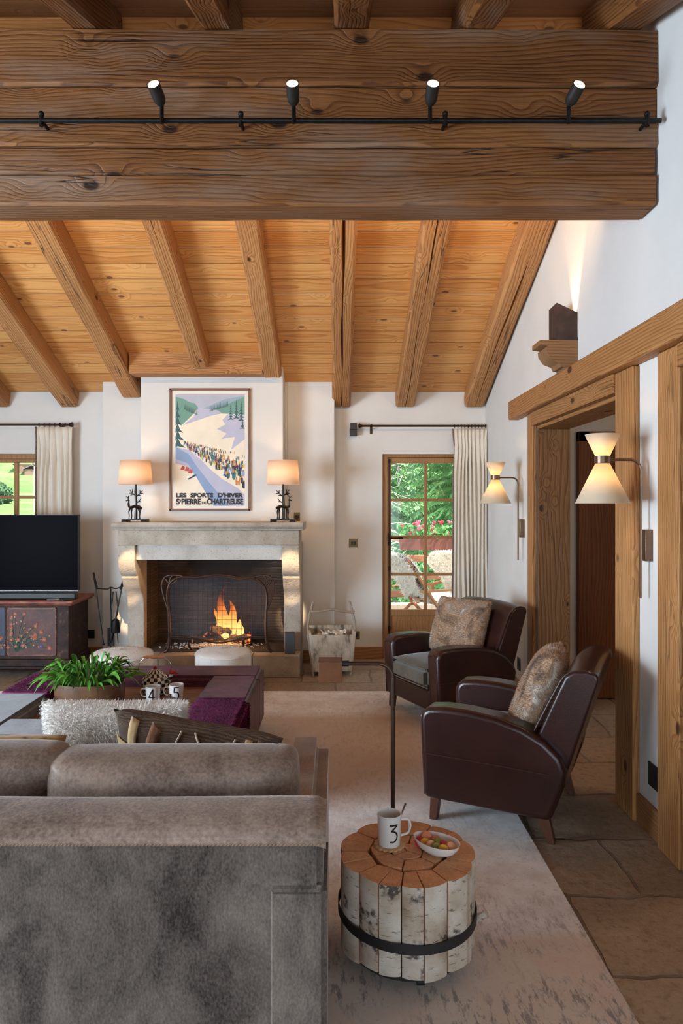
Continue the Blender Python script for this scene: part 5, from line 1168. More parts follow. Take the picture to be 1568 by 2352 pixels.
# ================================================================== SOFA
SX1 = -0.028; SX0 = -2.75
sf = thing('sofa', 'large grey brown velvet sofa with its back to the viewer', 'sofa', (-1.4, 2.2, 0.012))
OF2 = (-1.4, 2.2, 0.012)
m = MB(OF2)
prof = [(1.695, 0.10), (1.692, 0.60), (1.690, 0.735)]
def roundbox(mb, x0, x1, y0, y1, z0, z1, r, seg=3):
    b0 = len(mb.bm.verts); mb.box(x0, x1, y0, y1, z0, z1); mb.bm.verts.ensure_lookup_table()
    vs = set(mb.bm.verts[i] for i in range(b0, len(mb.bm.verts))); es = [e for e in mb.bm.edges if e.verts[0] in vs and e.verts[1] in vs]
    bmesh.ops.bevel(mb.bm, geom=es, offset=r, segments=seg, affect='EDGES')
roundbox(m, SX0, SX1-0.008, 1.692, 1.92, 0.07, 0.738, 0.015); part('back_panel', m, SOFAM, sf)
# soft top roll over the back
m = MB(OF2); N = 60
def roll(a, b):
    x = SX0+(SX1-SX0)*a; t = b
    pts = [(1.686, 0.722), (1.686, 0.742), (1.700, 0.757), (1.74, 0.768), (1.80, 0.772), (1.86, 0.768), (1.905, 0.75), (1.918, 0.72)]
    f = t*(len(pts)-1); i = min(int(f), len(pts)-2); g = f-i
    y = pts[i][0]*(1-g)+pts[i+1][0]*g; z = pts[i][1]*(1-g)+pts[i+1][1]*g
    e = min(1, (1-a)*(SX1-SX0)/0.02); z -= (1-e)*0.010; y += (1-e)*0.006*(1.8-y)/0.1
    return Vector((x, y, z+0.003*noise.noise(Vector((x*3, y*4, 0)))))
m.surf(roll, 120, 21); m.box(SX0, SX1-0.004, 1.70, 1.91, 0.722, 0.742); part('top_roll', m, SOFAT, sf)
m = MB(OF2); xs = SX0
while xs < SX1-0.01:
    m.tube([(xs, 1.684, 0.7215), (xs+0.006, 1.6835, 0.727)], 0.0011, 4); xs += 0.009
part('stitched_seam', m, ARMM, sf)
m = MB(OF2); roundbox(m, P(612, 0, 1.68).x, SX1+0.002, 1.678, 1.95, 0.07, P(0, 2038, 1.683).z, 0.014); part('arm_base', m, SOFAM, sf)
m2 = MB(OF2); roundbox(m2, -0.205, -0.034, 1.922, 2.68, 0.07, 0.668, 0.045, 5); part('arm', m2, ARMM, sf)
m = MB(OF2); roundbox(m, SX0, -0.192, 1.92, 2.72, 0.10, 0.43, 0.03); part('seat', m, SOFAM, sf)
for x in (SX0+0.1, SX1-0.1):
    for y in (1.78, 2.5): m = MB(OF2); m.box(x-.03, x+.03, y-.03, y+.03, 0.012, 0.075); part('foot', m, BLACK, sf)
def soft_cushion(x0, x1, z0, z1, y0, y1, mat, seed, lean=0.0, name='back_cushion', parent=None, label=None, off=OF2):
    cx, cz, cy = (x0+x1)/2, (z0+z1)/2, (y0+y1)/2; w2, h2, t2 = (x1-x0)/2, (z1-z0)/2, (y1-y0)/2
    m = MB(off)
    def fn(a, b):
        th_ = 2*PI*a; ph_ = PI*(b-0.5)
        def se(v, e): return math.copysign(abs(v)**e, v)
        x = se(math.cos(ph_), 0.30)*se(math.cos(th_), 0.17); z = se(math.cos(ph_), 0.30)*se(math.sin(th_), 0.17); y = se(math.sin(ph_), 0.75)
        p = Vector((cx+w2*x, cy+t2*y+lean*z*h2, cz+h2*z)); d = noise.noise(p*5+Vector((seed, 0, 0)))*0.010
        wr = 0.006*math.sin(x*w2*60+z*20)*max(0, abs(x)-0.75)*3
        return p+Vector((0, d+wr, d*0.5+wr))
    m.surf(fn, 72, 28, closeu=True); return part(name, m, mat, parent, label=label)
soft_cushion(P(118, 0, 2.05).x, P(688, 0, 2.05).x, 0.40, 0.832, 1.93, 2.15, CUSHM, 1, 0.05, parent=sf)
soft_cushion(-1.75, P(150, 0, 2.05).x+0.01, 0.40, 0.842, 1.94, 2.15, CUSHM, 5, 0.05, parent=sf)

# ---- loose pillows
def pillow_mb(w, h, t, seed, n=26, fur=0, flen=0.02, fw=0.0014, comb=(0, 0, -0.5), pinch=0.07):
    """pillow standing in local xz, thickness along y, base at z=0"""
    m = MB()
    def fn(sgn):
        def g(a, b):
            u, v = a*2-1, b*2-1
            x = w/2*u*(1-pinch*(1-v*v)); z = h/2*v*(1-pinch*(1-u*u)); th_ = t/2*((1-u**4)**0.5)*((1-v**4)**0.5)
            d = noise.noise(Vector((x*8+seed, z*8, sgn*3)))*0.012*(1-u**4)*(1-v**4)
            return Vector((x, sgn*(th_+d), z+h/2))
        return g
    m.surf(fn(-1), n, n); m.surf(fn(1), n, n)
    bmesh.ops.remove_doubles(m.bm, verts=m.bm.verts, dist=0.0008); m.bm.normal_update()
    for f_q in m.bm.faces:
        if f_q.normal.y*f_q.calc_center_median().y < 0: f_q.normal_flip()
    if fur: m.blades(list(m.bm.faces), fur, flen, fw, comb=comb, rnd=0.4, seed=seed, clump=0.55)
    return m
def place(o, loc, rx, rz): o.location = loc; o.rotation_euler = (rx, 0, rz); return o
o = solo('fur_pillow', pillow_mb(0.52, 0.39, 0.16, 3, fur=42000, flen=0.015, fw=0.0009, comb=(0.15, 0, -0.25), pinch=0.05), WFUR, 'long white fur pillow on the sofa between the plant and the striped pillow', 'pillow', recalc=False)
place(o, (P(252, 0, 2.5).x, 2.60, 0.452), R(12), R(4)); o.rotation_euler[1] = R(1)
# woven pillow
WOV = NT('dark brown woven wool'); _v = WOV.coord((1, 1, 1), rand=False); _w = WOV.n('ShaderNodeTexWave', bands_direction='Z'); _w.inputs['Scale'].default_value = 90; _w.inputs['Distortion'].default_value = 3; WOV.l(_v, _w.inputs['Vector'])
_n = WOV.noise(_v, 12, 4); WOV.base(WOV.ramp(WOV.math('ADD', WOV.math('MULTIPLY', _w.outputs['Fac'], 0.3), WOV.math('MULTIPLY', _n, 0.7)), [(0.3, (0.05, 0.031, 0.019)), (0.7, (0.155, 0.10, 0.064))])).set(Roughness=0.95); WOV.bump(_w.outputs['Fac'], 0.4, 0.004); WOV = WOV.m
APP = fabric('ochre hide strip', (0.42, 0.27, 0.12), (0.58, 0.42, 0.22), 20, 200); APB = fabric('rust brown strip', (0.14, 0.06, 0.03), (0.26, 0.13, 0.07), 20, 200); CORD = plain('cream twisted cord', (0.52, 0.42, 0.31), 0.9, 0, 120, 0.4)
kp = thing('woven_pillow', 'dark brown woven pillow with ochre strips and cream cords on the sofa', 'pillow', (0, 0, 0))
PW, PH_, PT = 0.575, 0.36, 0.17
part('cover', pillow_mb(PW, PH_, PT, 9, pinch=0.09), WOV, kp)
def on_pillow(x, z, off=0.004):            # on the side of the pillow that faces the sofa back
    u, v = max(-1, min(1, 2*x/PW)), max(-1, min(1, (z-PH_/2)*2/PH_)); xx = x*(1-0.09*(1-v*v)); zz = PH_/2+(z-PH_/2)*(1-0.09*(1-u*u))
    th_ = PT/2*((1-u**4)**0.5)*((1-v**4)**0.5); d = noise.noise(Vector((xx*8+9, (zz-PH_/2)*8, -3)))*0.012*(1-u**4)*(1-v**4)
    return Vector((xx, -(th_+d)-off, zz))
def strip(x0, z0, x1, z1, wd, mat, nm='sewn_strip'):
    m = MB(); n = 30; L = math.hypot(x1-x0, z1-z0); nx, nz = -(z1-z0)/L*wd/2, (x1-x0)/L*wd/2
    m.surf(lambda a, b: on_pillow(x0+(x1-x0)*a+nx*(b*2-1), z0+(z1-z0)*a+nz*(b*2-1)), n, 3); part(nm, m, mat, kp, recalc=False, solid=0.003)
strip(-0.225, 0.05, -0.205, 0.358, 0.030, APP); strip(-0.282, 0.270, -0.125, 0.270, 0.036, APP); strip(-0.140, 0.312, -0.130, 0.355, 0.035, APB)
strip(0.175, 0.10, 0.180, 0.357, 0.024, APP); strip(0.215, 0.10, 0.218, 0.357, 0.018, APB); strip(0.245, 0.10, 0.247, 0.355, 0.018, APB); strip(0.274, 0.10, 0.274, 0.350, 0.018, APP)
for pts in ([(-0.085, 0.20), (-0.07, 0.29), (-0.045, 0.356)], [(0.00, 0.357), (0.03, 0.33), (0.025, 0.29), (-0.03, 0.22)], [(0.025, 0.295), (0.05, 0.33), (0.10, 0.348), (0.15, 0.35)], [(0.105, 0.20), (0.115, 0.30), (0.135, 0.356)]):
    m = MB(); dn = smooth_pts([Vector((a, 0, b)) for a, b in pts], 7); m.tube([on_pillow(p.x, p.z, 0.004) for p in dn], 0.0035, 6); part('cord', m, CORD, kp)
place(kp, (P(437, 0, 2.42).x+0.005, 2.44, 0.495), R(22), R(-3)); kp.rotation_euler[1] = R(9)
o = solo('tan_pillow', pillow_mb(0.5, 0.36, 0.14, 5), fur_mat('tan striped weave', [(0.42, (0.03, 0.02, 0.016)), (0.47, (0.50, 0.30, 0.13)), (0.55, (0.55, 0.34, 0.16)), (0.6, (0.02, 0.025, 0.04))], 7, (0.5, 1, 3)), 'tan and dark striped pillow at the left edge of the sofa', 'pillow')
place(o, (P(-10, 0, 2.4).x, 2.38, 0.445), R(14), R(6)); o.rotation_euler[1] = R(3)

# ================================================================== ARMCHAIRS
def armchair(loc, rz, label):
    root = thing('club_armchair', label, 'armchair', loc, rz, 'burgundy leather club armchairs')
    side = [(0.375, 0.115), (0.395, 0.50), (0.385, 0.535), (0.355, 0.556), (0.28, 0.566), (0.16, 0.566), (0.02, 0.552), (-0.10, 0.522), (-0.20, 0.474), (-0.27, 0.41), (-0.295, 0.35), (-0.285, 0.28), (-0.225, 0.115)]
    for s in (-1, 1):
        m = MB(); a, b = sorted((s*0.36, s*0.225)); m.prism(side, 'yz', a, b); part('arm', m, LEATHER, root, bevel=0.026, seg=5)
        m = MB(); xo = s*0.332; m.tube(smooth_pts([(s*0.250, 0.376, 0.125), (s*0.250, 0.393, 0.47), (s*0.258, 0.394, 0.505), (s*0.292, 0.392, 0.522), (s*0.327, 0.394, 0.505), (s*0.335, 0.393, 0.47), (s*0.335, 0.376, 0.125)], 4), 0.004, 6)
        m.tube([(s*0.3615, 0.38, 0.335), (s*0.3625, 0.1, 0.335), (s*0.3615, -0.22, 0.33)], 0.003, 6); part('piping', m, PIPING, root)
        m = MB(); x = s*0.325; m.prism([(0.30, 0.12), (0.345, 0.12), (0.35, 0.0), (0.315, 0.0)], 'yz', x-0.022, x+0.022); part('leg', m, LEGW, root, bevel=0.003)
        m = MB(); x = s*0.30; m.prism([(-0.21, 0.125), (-0.15, 0.125), (-0.205, 0.0), (-0.24, 0.0)], 'yz', x-0.02, x+0.02); part('leg', m, LEGW, root, bevel=0.003)
    m = MB(); m.box(-0.226, 0.226, -0.15, 0.372, 0.12, 0.262); part('seat_base', m, LEATHER, root, bevel=0.012, seg=3)
    m = MB()
    def seat(a, b):
        u, v = a*2-1, b*2-1; return Vector((0.222*u, 0.115+0.275*v, 0.418+0.022*(1-u**4)*(1-v**4)))
    roundbox(m, -0.233, 0.233, -0.16, 0.402, 0.263, 0.418, 0.035, 4); part('seat_cushion', m, SEATV, root)
    m = MB(); m.surf(lambda a, b: seat(a, b)-Vector((0, 0, 0.002)) if 0.06 < a < .94 and .06 < b < .94 else seat(a, b)-Vector((0, 0, 0.008)), 16, 16); 
    ring = [(-0.215, 0.386), (0.215, 0.386)]; m.tube([(-0.210, 0.390, 0.405), (0, 0.392, 0.407), (0.210, 0.390, 0.405)], 0.004, 6); m.tube([(-0.210, 0.396, 0.283), (0, 0.399, 0.282), (0.210, 0.396, 0.283)], 0.004, 6); part('seat_crown', m, SEATV, root)
    m = MB(); N = 12
    bp = [(-0.095, 0.33), (-0.250, 0.70), (-0.280, 0.768), (-0.318, 0.795), (-0.37, 0.804), (-0.418, 0.794), (-0.430, 0.767), (-0.225, 0.12), (-0.10, 0.12)]
    rings = []
    for i in range(N+1):
        x = -0.315+0.63*i/N; u = x/0.315; crown = 0.018*(1-u*u); rings.append([m.v((x, y-(0.0 if z < .3 else 0.02*(1-u*u)*0), z+crown*max(0, (z-0.4)/0.4))) for y, z in bp])
    for A, B in zip(rings, rings[1:]):
        for k in range(len(bp)): m.f([A[k], A[(k+1) % len(bp)], B[(k+1) % len(bp)], B[k]])
    m.f(rings[0][::-1]); m.f(rings[-1]); part('backrest', m, LEATHER, root, bevel=0.020, seg=4)
    for s in (-1, 1):
        m = MB(); m.tube(smooth_pts([(s*0.305, -0.125, 0.46), (s*0.306, -0.243, 0.705), (s*0.306, -0.280, 0.768), (s*0.306, -0.322, 0.794), (s*0.306, -0.38, 0.80)], 5), 0.0045, 6)
        part('back_piping', m, PIPING, root)
    return root
CH2 = (0.915, 3.555); CH1 = (0.86, 5.17)
armchair((CH2[0], CH2[1], 0.0), R(63.4), 'burgundy leather club armchair in the foreground, half on the rug, seen from its side')
armchair((CH1[0], CH1[1], 0.0), R(117), 'burgundy leather club armchair farther back by the terrace door, with grey velvet seat')
def chair_pillow(ch, rz, lx, ly, tilt, yaw, label, seed):
    o = solo('rabbit_fur_pillow', pillow_mb(0.46, 0.42, 0.17, seed, fur=32000, flen=0.013, fw=0.0011, comb=(0.1, 0, -0.3), pinch=0.04), RFUR, label, 'pillow', 'rabbit fur pillows', recalc=False)
    c, s = math.cos(rz), math.sin(rz); o.location = (ch[0]+c*lx-s*ly, ch[1]+s*lx+c*ly, 0.437); o.rotation_euler = (tilt, 0, rz+yaw); return o
o = chair_pillow(CH1, R(117), 0.03, -0.02, R(20), R(186), 'grey brown rabbit fur pillow leaning in the farther armchair', 2); o.rotation_euler = (R(-22), R(0), R(117+180+18))
o = chair_pillow(CH2, R(63.4), -0.02, -0.03, R(20), R(186), 'rusty brown rabbit fur pillow leaning in the nearer armchair', 8); o.rotation_euler = (R(-24), 0, R(63.4+180+4))

# ================================================================== READING LAMP
fx, fy = 0.222, 2.80
rl = thing('reading_lamp', 'low bronze reading floor lamp with square copper shade behind the log table', 'floor lamp', (fx, fy, 0.012))
BRN = plain('dark bronze tube', (0.085, 0.055, 0.040), 0.38, 0.85)
m = MB(); m.lathe([(0.105, 0), (0.105, 0.012), (0.02, 0.016), (0.009, 0.03)], n=28); part('base', m, BRN, rl)
zt_ = P(0, 1524, fy).z-0.012
m = MB(); m.tube([(0, 0, 0.01), (0, 0, zt_-0.06)]+[(-0.06+0.06*math.cos(a), 0, zt_-0.06+0.06*math.sin(a)) for a in (0.25, 0.5, 0.75, 1.0, 1.25, 1.5)]+[(P(786, 0, fy).x-fx, 0, zt_)], 0.0085, 10); part('pole', m, BRN, rl)
hx0, hx1 = P(732, 0, fy).x-fx, P(785, 0, fy).x-fx; hz0, hz1 = P(0, 1562, fy).z-.012, P(0, 1515, fy).z-.012
m = MB(); t = 0.003
m.box(hx0, hx1, -0.046, -0.043, hz0, hz1); m.box(hx0, hx1, 0.043, 0.046, hz0, hz1); m.box(hx0, hx0+t, -0.043, 0.043, hz0, hz1); m.box(hx1-t, hx1, -0.043, 0.043, hz0, hz1); m.box(hx0, hx1, -0.043, 0.043, hz1-t, hz1)
part('square_shade', m, COPPER, rl, bevel=0.001)
m = MB(); m.tube([(hx1, 0, zt_), (hx1+0.028, 0, zt_)], 0.012, 10); part('swivel_joint', m, BLACK, rl)

# ================================================================== BIRCH LOG TABLE
def bark_mat():
    t = NT('white birch bark'); v = t.coord(rand=True); sp = t.n('ShaderNodeMapping'); sp.inputs['Scale'].default_value = (1, 1, 4.5); t.l(v, sp.inputs[0])
    n = t.noise(v, 7, 5, 0.6); col = t.ramp(n, [(0.30, (0.33, 0.23, 0.15)), (0.48, (0.50, 0.42, 0.33)), (0.68, (0.66, 0.61, 0.54))])
    ln = t.noise(sp.outputs[0], 26, 4, 0.65); col = t.mix(t.ramp(ln, [(0.60, (0, 0, 0)), (0.68, (0.9, 0.9, 0.9))]), col, (0.07, 0.045, 0.03))
    bk_ = t.noise(v, 4.2, 4, 0.75); f2 = t.noise(v, 70, 3, 0.7); mm = t.math('MULTIPLY', t.ramp(bk_, [(0.56, (0, 0, 0)), (0.61, (1, 1, 1))]), t.ramp(f2, [(0.42, (0, 0, 0)), (0.5, (1, 1, 1))]))
    col = t.mix(t.math('MULTIPLY', mm, 0.9), col, (0.030, 0.024, 0.021))
    t.base(col).set(Roughness=0.75); t.bump(t.math('SUBTRACT', n, t.math('ADD', ln, t.math('MULTIPLY', mm, 0.4))), 0.35, 0.006); return t.m
BARK = bark_mat()
ENDG = NT('orange cut end grain'); _v = ENDG.coord(rand=True); _n = ENDG.noise(_v, 14, 4); _n3 = ENDG.noise(_v, 90, 3, 0.7)
ENDG.base(ENDG.mix(ENDG.ramp(_n3, [(0.35, (0.35, 0.35, 0.35)), (0.55, (0, 0, 0))]), ENDG.ramp(_n, [(0.3, (0.50, 0.225, 0.095)), (0.7, (0.70, 0.35, 0.165))]), (0.24, 0.10, 0.04))).set(Roughness=0.6); ENDG.bump(_n3, 0.15, 0.003); ENDG = ENDG.m
TX, TY_, TR, TZ0, TZ1 = 0.237, 2.385, 0.232, 0.062, 0.362
tb = thing('birch_log_table', 'round side table of bundled split birch logs bound by a black band', 'side table', (TX, TY_, 0.012))
rg = random.Random(21)
def piece(poly, z1, outer_edges, lab='log_piece'):
    """poly: list of (x,y); edges whose index is in outer_edges show bark"""
    z0 = TZ0-0.012+rg.uniform(0, 0.02); m = MB(); n = len(poly); cx = sum(p[0] for p in poly)/n; cy = sum(p[1] for p in poly)/n
    rgn = []
    for z, sh in ((z0, 1), (z0+(z1-z0)*0.33, 1), (z0+(z1-z0)*0.66, 1), (z1-0.004, 1), (z1, 0.985)):
        jx, jy = (0, 0)
        rgn.append([m.v((cx+(p[0]-cx)*sh+jx, cy+(p[1]-cy)*sh+jy, z)) for p in poly])
    for A, B in zip(rgn, rgn[1:]):
        for k in range(n): m.mi = 1 if k in outer_edges else 0; m.f([A[k], A[(k+1) % n], B[(k+1) % n], B[k]])
    m.mi = 0; m.f(rgn[0][::-1]); m.f(rgn[-1])
    o = part('log_piece', m, [ENDG, BARK], tb, ang=30)
GP = 0.0028
nout = 9; base_a = R(-100)
for i in range(nout):                      # outer logs: each a half round split into two or three wedges
    wv = 2*PI/nout; a0 = base_a+i*wv; a1 = a0+wv; am = (a0+a1)/2+rg.uniform(-.06, .06)
    C = Vector((0.150*math.cos((a0+a1)/2), 0.150*math.sin((a0+a1)/2)))
    def rim(a):
        t = (a-a0)/(a1-a0); return (TR-0.016)+0.016*max(0, math.sin(PI*t))**0.5
    hub = Vector((0.126*math.cos(am), 0.126*math.sin(am)))
    for (b0, b1) in ((a0, am), (am, a1)):
        gg = 0.006; pts = []; inner0 = Vector(((0.138)*math.cos(b0+gg), (0.138)*math.sin(b0+gg))); inner1 = Vector((0.138*math.cos(b1-gg), 0.138*math.sin(b1-gg)))
        if b0 == a0: inner0 = Vector((0.136*math.cos(b0+gg*2), 0.136*math.sin(b0+gg*2))); inner1 = hub
        else: inner0 = hub.copy(); inner1 = Vector((0.136*math.cos(b1-gg*2), 0.136*math.sin(b1-gg*2)))
        K = 8; outer = [Vector((rim(a)*math.cos(a), rim(a)*math.sin(a))) for a in [b0+gg+(b1-b0-2*gg)*k/K for k in range(K+1)]]
        poly = outer+[inner1, inner0]
        cc = sum(poly, Vector((0, 0)))/len(poly); poly = [cc+(p-cc)*0.985 for p in poly]
        piece([tuple(p) for p in poly], TZ1-0.012-rg.uniform(0, 0.003), set(range(K)))
nin = 6
for i in range(nin):                       # inner ring and heart
    wv = 2*PI/nin; a0 = R(17)+i*wv; a1 = a0+wv; gg = 0.02; K = 6
    outer = [Vector(((0.124-0.010*abs(k/K-0.5)*2)*math.cos(a0+gg+(wv-2*gg)*k/K), (0.124-0.010*abs(k/K-0.5)*2)*math.sin(a0+gg+(wv-2*gg)*k/K))) for k in range(K+1)]
    inn = [Vector((0.060*math.cos(a1-gg*2), 0.060*math.sin(a1-gg*2))), Vector((0.060*math.cos(a0+gg*2), 0.060*math.sin(a0+gg*2)))]
    piece([tuple(p) for p in outer+inn], TZ1-0.012-rg.uniform(0, 0.003), set())
for a0, a1 in ((R(-30), R(110)), (R(110), R(215)), (R(215), R(330))):
    K = 8; outer = [Vector((0.052*math.cos(a0+.04+(a1-a0-.08)*k/K), 0.052*math.sin(a0+.04+(a1-a0-.08)*k/K))) for k in range(K+1)]
    mid_ = (a0+a1)/2; piece([tuple(p) for p in outer+[Vector((0.003*math.cos(mid_), 0.003*math.sin(mid_)))]], TZ1-0.012, set())
m = MB(); Rb = TR+0.002
m.surf(lambda a, b: Vector(((Rb+(0.0 if b < .5 else 0.0))*math.cos(2*PI*a), Rb*math.sin(2*PI*a), 0.152+0.031*b+0.010*math.sin(2*PI*a-0.5))), 144, 1, closeu=True); part('metal_band', m, BLACK, tb, solid=0.003, recalc=False, smooth=False)
m = MB(); m.lathe([(0.10, TZ0-0.03), (0.195, TZ0-0.028), (0.195, TZ0-0.012), (0.10, TZ0-0.010)], n=30); part('base_plate', m, BLACK, tb)
for k in range(4):
    a = R(-80)+k*PI/2; x, y = 0.16*math.cos(a), 0.16*math.sin(a); m = MB(); m.tube([(x-0.012, y, 0.017), (x+0.012, y, 0.017)], 0.0165, 14); m.box(x-.014, x+.014, y-.01, y+.01, 0.02, TZ0-0.028); part('caster', m, BLACK, tb)
# stub of a side branch
m = MB(); m.tube([(0.215, -0.02, 0.13), (0.245, -0.035, 0.145), (0.262, -0.04, 0.16)], [0.016, 0.013, 0.010], 8); part('branch_stub', m, BARK, tb)
ZT_ = TZ1-0.0005
# coaster of small slices
cm_ = P(896, 0, 2.43); CXY = (P(894, 0, 2.42).x, 2.425)
m = MB(); m.lathe([(0.001, 0), (0.042, 0), (0.042, 0.004), (0.001, 0.004)], n=24, cap=False)
root = thing('coaster', 'round coaster ringed with tiny wood slices under mug 3', 'coaster', (CXY[0], CXY[1], ZT_))
part('disc', m, plain('dark coaster', (0.03, 0.018, 0.012), 0.8), root)
for k in range(16):
    a = 2*PI*k/16; m = MB(); m.lathe([(0.0085, 0.0), (0.0095, 0.001), (0.0095, 0.006), (0.0085, 0.007)], (0.045*math.cos(a), 0.045*math.sin(a), 0.0), 9); part('wood_slice', m, plain('pale birch slice', (0.55, 0.33, 0.16), 0.7) if k == 0 else bpy.data.materials['pale birch slice'], root)
mug((CXY[0], CXY[1], ZT_+0.0042), '3', 'white mug printed with a black number 3 on the birch log table', R(-72), R(2), 0.0425, 0.108, sz=0.0155)
sp_ = thing('spoon', 'steel spoon standing in mug 3', 'spoon', (CXY[0]+0.012, CXY[1], ZT_+0.012))
m = MB(); m.tube(smooth_pts([(0, 0, 0.0), (0.012, -0.002, 0.05), (0.044, -0.010, 0.138)], 5), [0.002]*6+[0.0022, 0.0026, 0.003, 0.0034, 0.0034], 8); part('handle', m, STEEL, sp_)
m = MB(); m.ball((-0.004, 0, 0.0), (0.006, 0.003, 0.010)); part('bowl', m, STEEL, sp_)
# macaron dish
DX, DY = P(1003, 0, 2.36).x, 2.375
MD = Matrix.Rotation(R(-38), 3, 'Z')
m = MB()
def dish(a, b):
    th_ = 2*PI*a; r_ = [0.001, 0.5, 0.80, 0.95, 1.0, 0.965, 0.88, 0.62, 0.001]; z_ = [0.0, 0.0, 0.014, 0.032, 0.043, 0.042, 0.028, 0.008, 0.005]
    f = b*8; i = min(int(f), 7); g = f-i; rr_ = r_[i]*(1-g)+r_[i+1]*g; zz = z_[i]*(1-g)+z_[i+1]*g
    return MD @ Vector((0.086*rr_*math.cos(th_), 0.055*rr_*math.sin(th_)*(1+0.12*math.cos(th_)), zz))
m.surf(dish, 40, 24, closeu=True)
solo('oval_dish', m, CERAM, 'white oval porcelain dish of macarons on the birch log table', 'dish', loc=(DX, DY, ZT_))
MC = {'orange': (0.62, 0.20, 0.09), 'red': (0.55, 0.02, 0.05), 'yellow': (0.68, 0.33, 0.035), 'green': (0.22, 0.22, 0.035), 'peach': (0.72, 0.36, 0.18)}
MCM = {k: plain('macaron '+k, c, 0.55, 0, 60, 0.1) for k, c in MC.items()}; CREAM = plain('macaron filling', (0.45, 0.22, 0.10), 0.7)
macs = [('orange', -0.045, 0.012, 0.042, 70, 20, 'large orange macaron at the top left of the dish'), ('red', -0.056, -0.010, 0.028, 60, -30, 'raspberry red macaron at the left rim of the dish'), ('orange', -0.012, 0.018, 0.034, 50, 60, 'orange macaron at the back beside the green one'),
        ('yellow', -0.034, -0.016, 0.032, 75, 10, 'yellow macaron left of the middle in the dish'), ('green', 0.002, 0.004, 0.036, 60, 80, 'green macaron at the back of the pile'), ('peach', -0.012, -0.018, 0.032, 80, 25, 'peach macaron standing between yellow and green'),
        ('green', 0.010, -0.020, 0.032, 85, 15, 'green macaron standing in front of the middle'), ('red', 0.022, 0.014, 0.030, 40, 90, 'raspberry macaron half hidden in the middle'), ('yellow', 0.038, -0.020, 0.034, 85, -5, 'yellow macaron at the front of the dish'), ('peach', 0.050, 0.006, 0.036, 60, 60, 'pale peach macaron at the right rim of the dish')]
for k, x, y, z, tilt, yaw, lab in macs:
    p = MD @ Vector((x*1.02, y*0.95, 0)); root = thing('macaron', lab, 'macaron', (DX+p.x, DY+p.y, ZT_+z-0.007), 0, 'macarons in the dish')
    root.rotation_euler = (R(tilt*0.75), 0, R(yaw-15)); rr_ = 0.0185
    m = MB(); m.lathe([(rr_*0.98, 0.003), (rr_, 0.0055), (rr_*0.9, 0.010), (rr_*0.5, 0.0125), (0.0005, 0.013)], n=18, cap=False); part('shell', m, MCM[k], root)
    m = MB(); m.lathe([(rr_*0.98, -0.003), (rr_, -0.0055), (rr_*0.9, -0.010), (rr_*0.5, -0.0125), (0.0005, -0.013)], n=18, cap=False); part('shell', m, MCM[k], root)
    m = MB(); m.lathe([(rr_*0.94, -0.0032), (rr_*0.97, 0), (rr_*0.94, 0.0032)], n=18); part('filling', m, CREAM, root)

# ================================================================== OUTSIDE
DECK = wood('grey deck boards', (0.24, 0.22, 0.20), (0.36, 0.34, 0.32), (0.48, 0.46, 0.43), axis='X', plank=0.14, knots=False, cracks=0.2)
m = MB(); m.box(XL-1, 4.5, YB+0.26, 11.0, -0.25, -0.05); struct('floor_terrace', m, DECK, smooth=False)
REDW = wood('red brown railing wood', (0.14, 0.05, 0.025), (0.27, 0.11, 0.055), (0.40, 0.19, 0.10), axis='X', knots=False)
ra = thing('terrace_railing', 'brown wooden balcony railing outside the terrace door', 'railing', (0, 10.6, -0.05))
for z0, z1 in ((0.18, 0.28), (0.45, 0.55), (0.72, 0.82), (1.03, 1.10)):
    m = MB(); m.box(-5.5, 4.4, -0.03, 0.03, z0, z1); part('rail', m, REDW, ra, bevel=0.006)
for x in (-4.5, -2.5, -0.4, 3.6):
    m = MB(); m.box(x-.06, x+.06, 0.03, 0.13, 0, 1.1); part('post', m, REDW, ra, bevel=0.006)
m = MB(); m.box(-5.5, 4.4, -0.2, 0.0, 0.001, 0.13); 
solo('curb_beam', m, GREYW, 'weathered grey timber along the terrace edge', 'beam', loc=(0, 10.4, -0.05), bevel=0.01)
fb = thing('flower_box', 'wooden balcony flower box full of red and pink geraniums', 'flower box', (1.75, 10.42, 0.86))
m = MB(); m.box(-0.82, 1.3, -0.12, 0.10, 0.0, 0.20); part('planter_box', m, plain('dark red planter', (0.16, 0.05, 0.03), 0.7), fb, bevel=0.01)
rg = random.Random(6); m = MB()
GRN = plain('geranium leaf green', (0.06, 0.22, 0.04), 0.6, 0, 20, 0.5)
for i in range(900):
    p = Vector((rg.uniform(-0.85, 1.3), rg.uniform(-0.18, 0.12), 0.20+rg.uniform(-0.02, 0.17))); a = rg.uniform(0, 6); s1 = rg.uniform(0.012, 0.028); d1 = Vector((math.cos(a), rg.uniform(-.5, .5), math.sin(a)))*s1; d2_ = Vector((-math.sin(a), rg.uniform(-.5, .5), math.cos(a)))*s1; m.poly([p-d1, p-d2_, p+d1, p+d2_])
part('leaves', m, GRN, fb, smooth=False, kind='stuff')
m = MB(); PNK = [plain('red petal', (0.62, 0.03, 0.06), 0.5), plain('pink petal', (0.68, 0.12, 0.20), 0.5)]
for i in range(60):
    p = Vector((rg.uniform(-0.8, 1.25), rg.uniform(-0.20, 0.05), 0.24+rg.uniform(0, 0.20))); m.mi = rg.randrange(2)
    for k in range(7): m.ball(p+Vector((rg.gauss(0, .016), rg.gauss(0, .01), rg.gauss(0, .013))), 0.013, 5, 4)
part('blossoms', m, PNK, fb, kind='stuff')
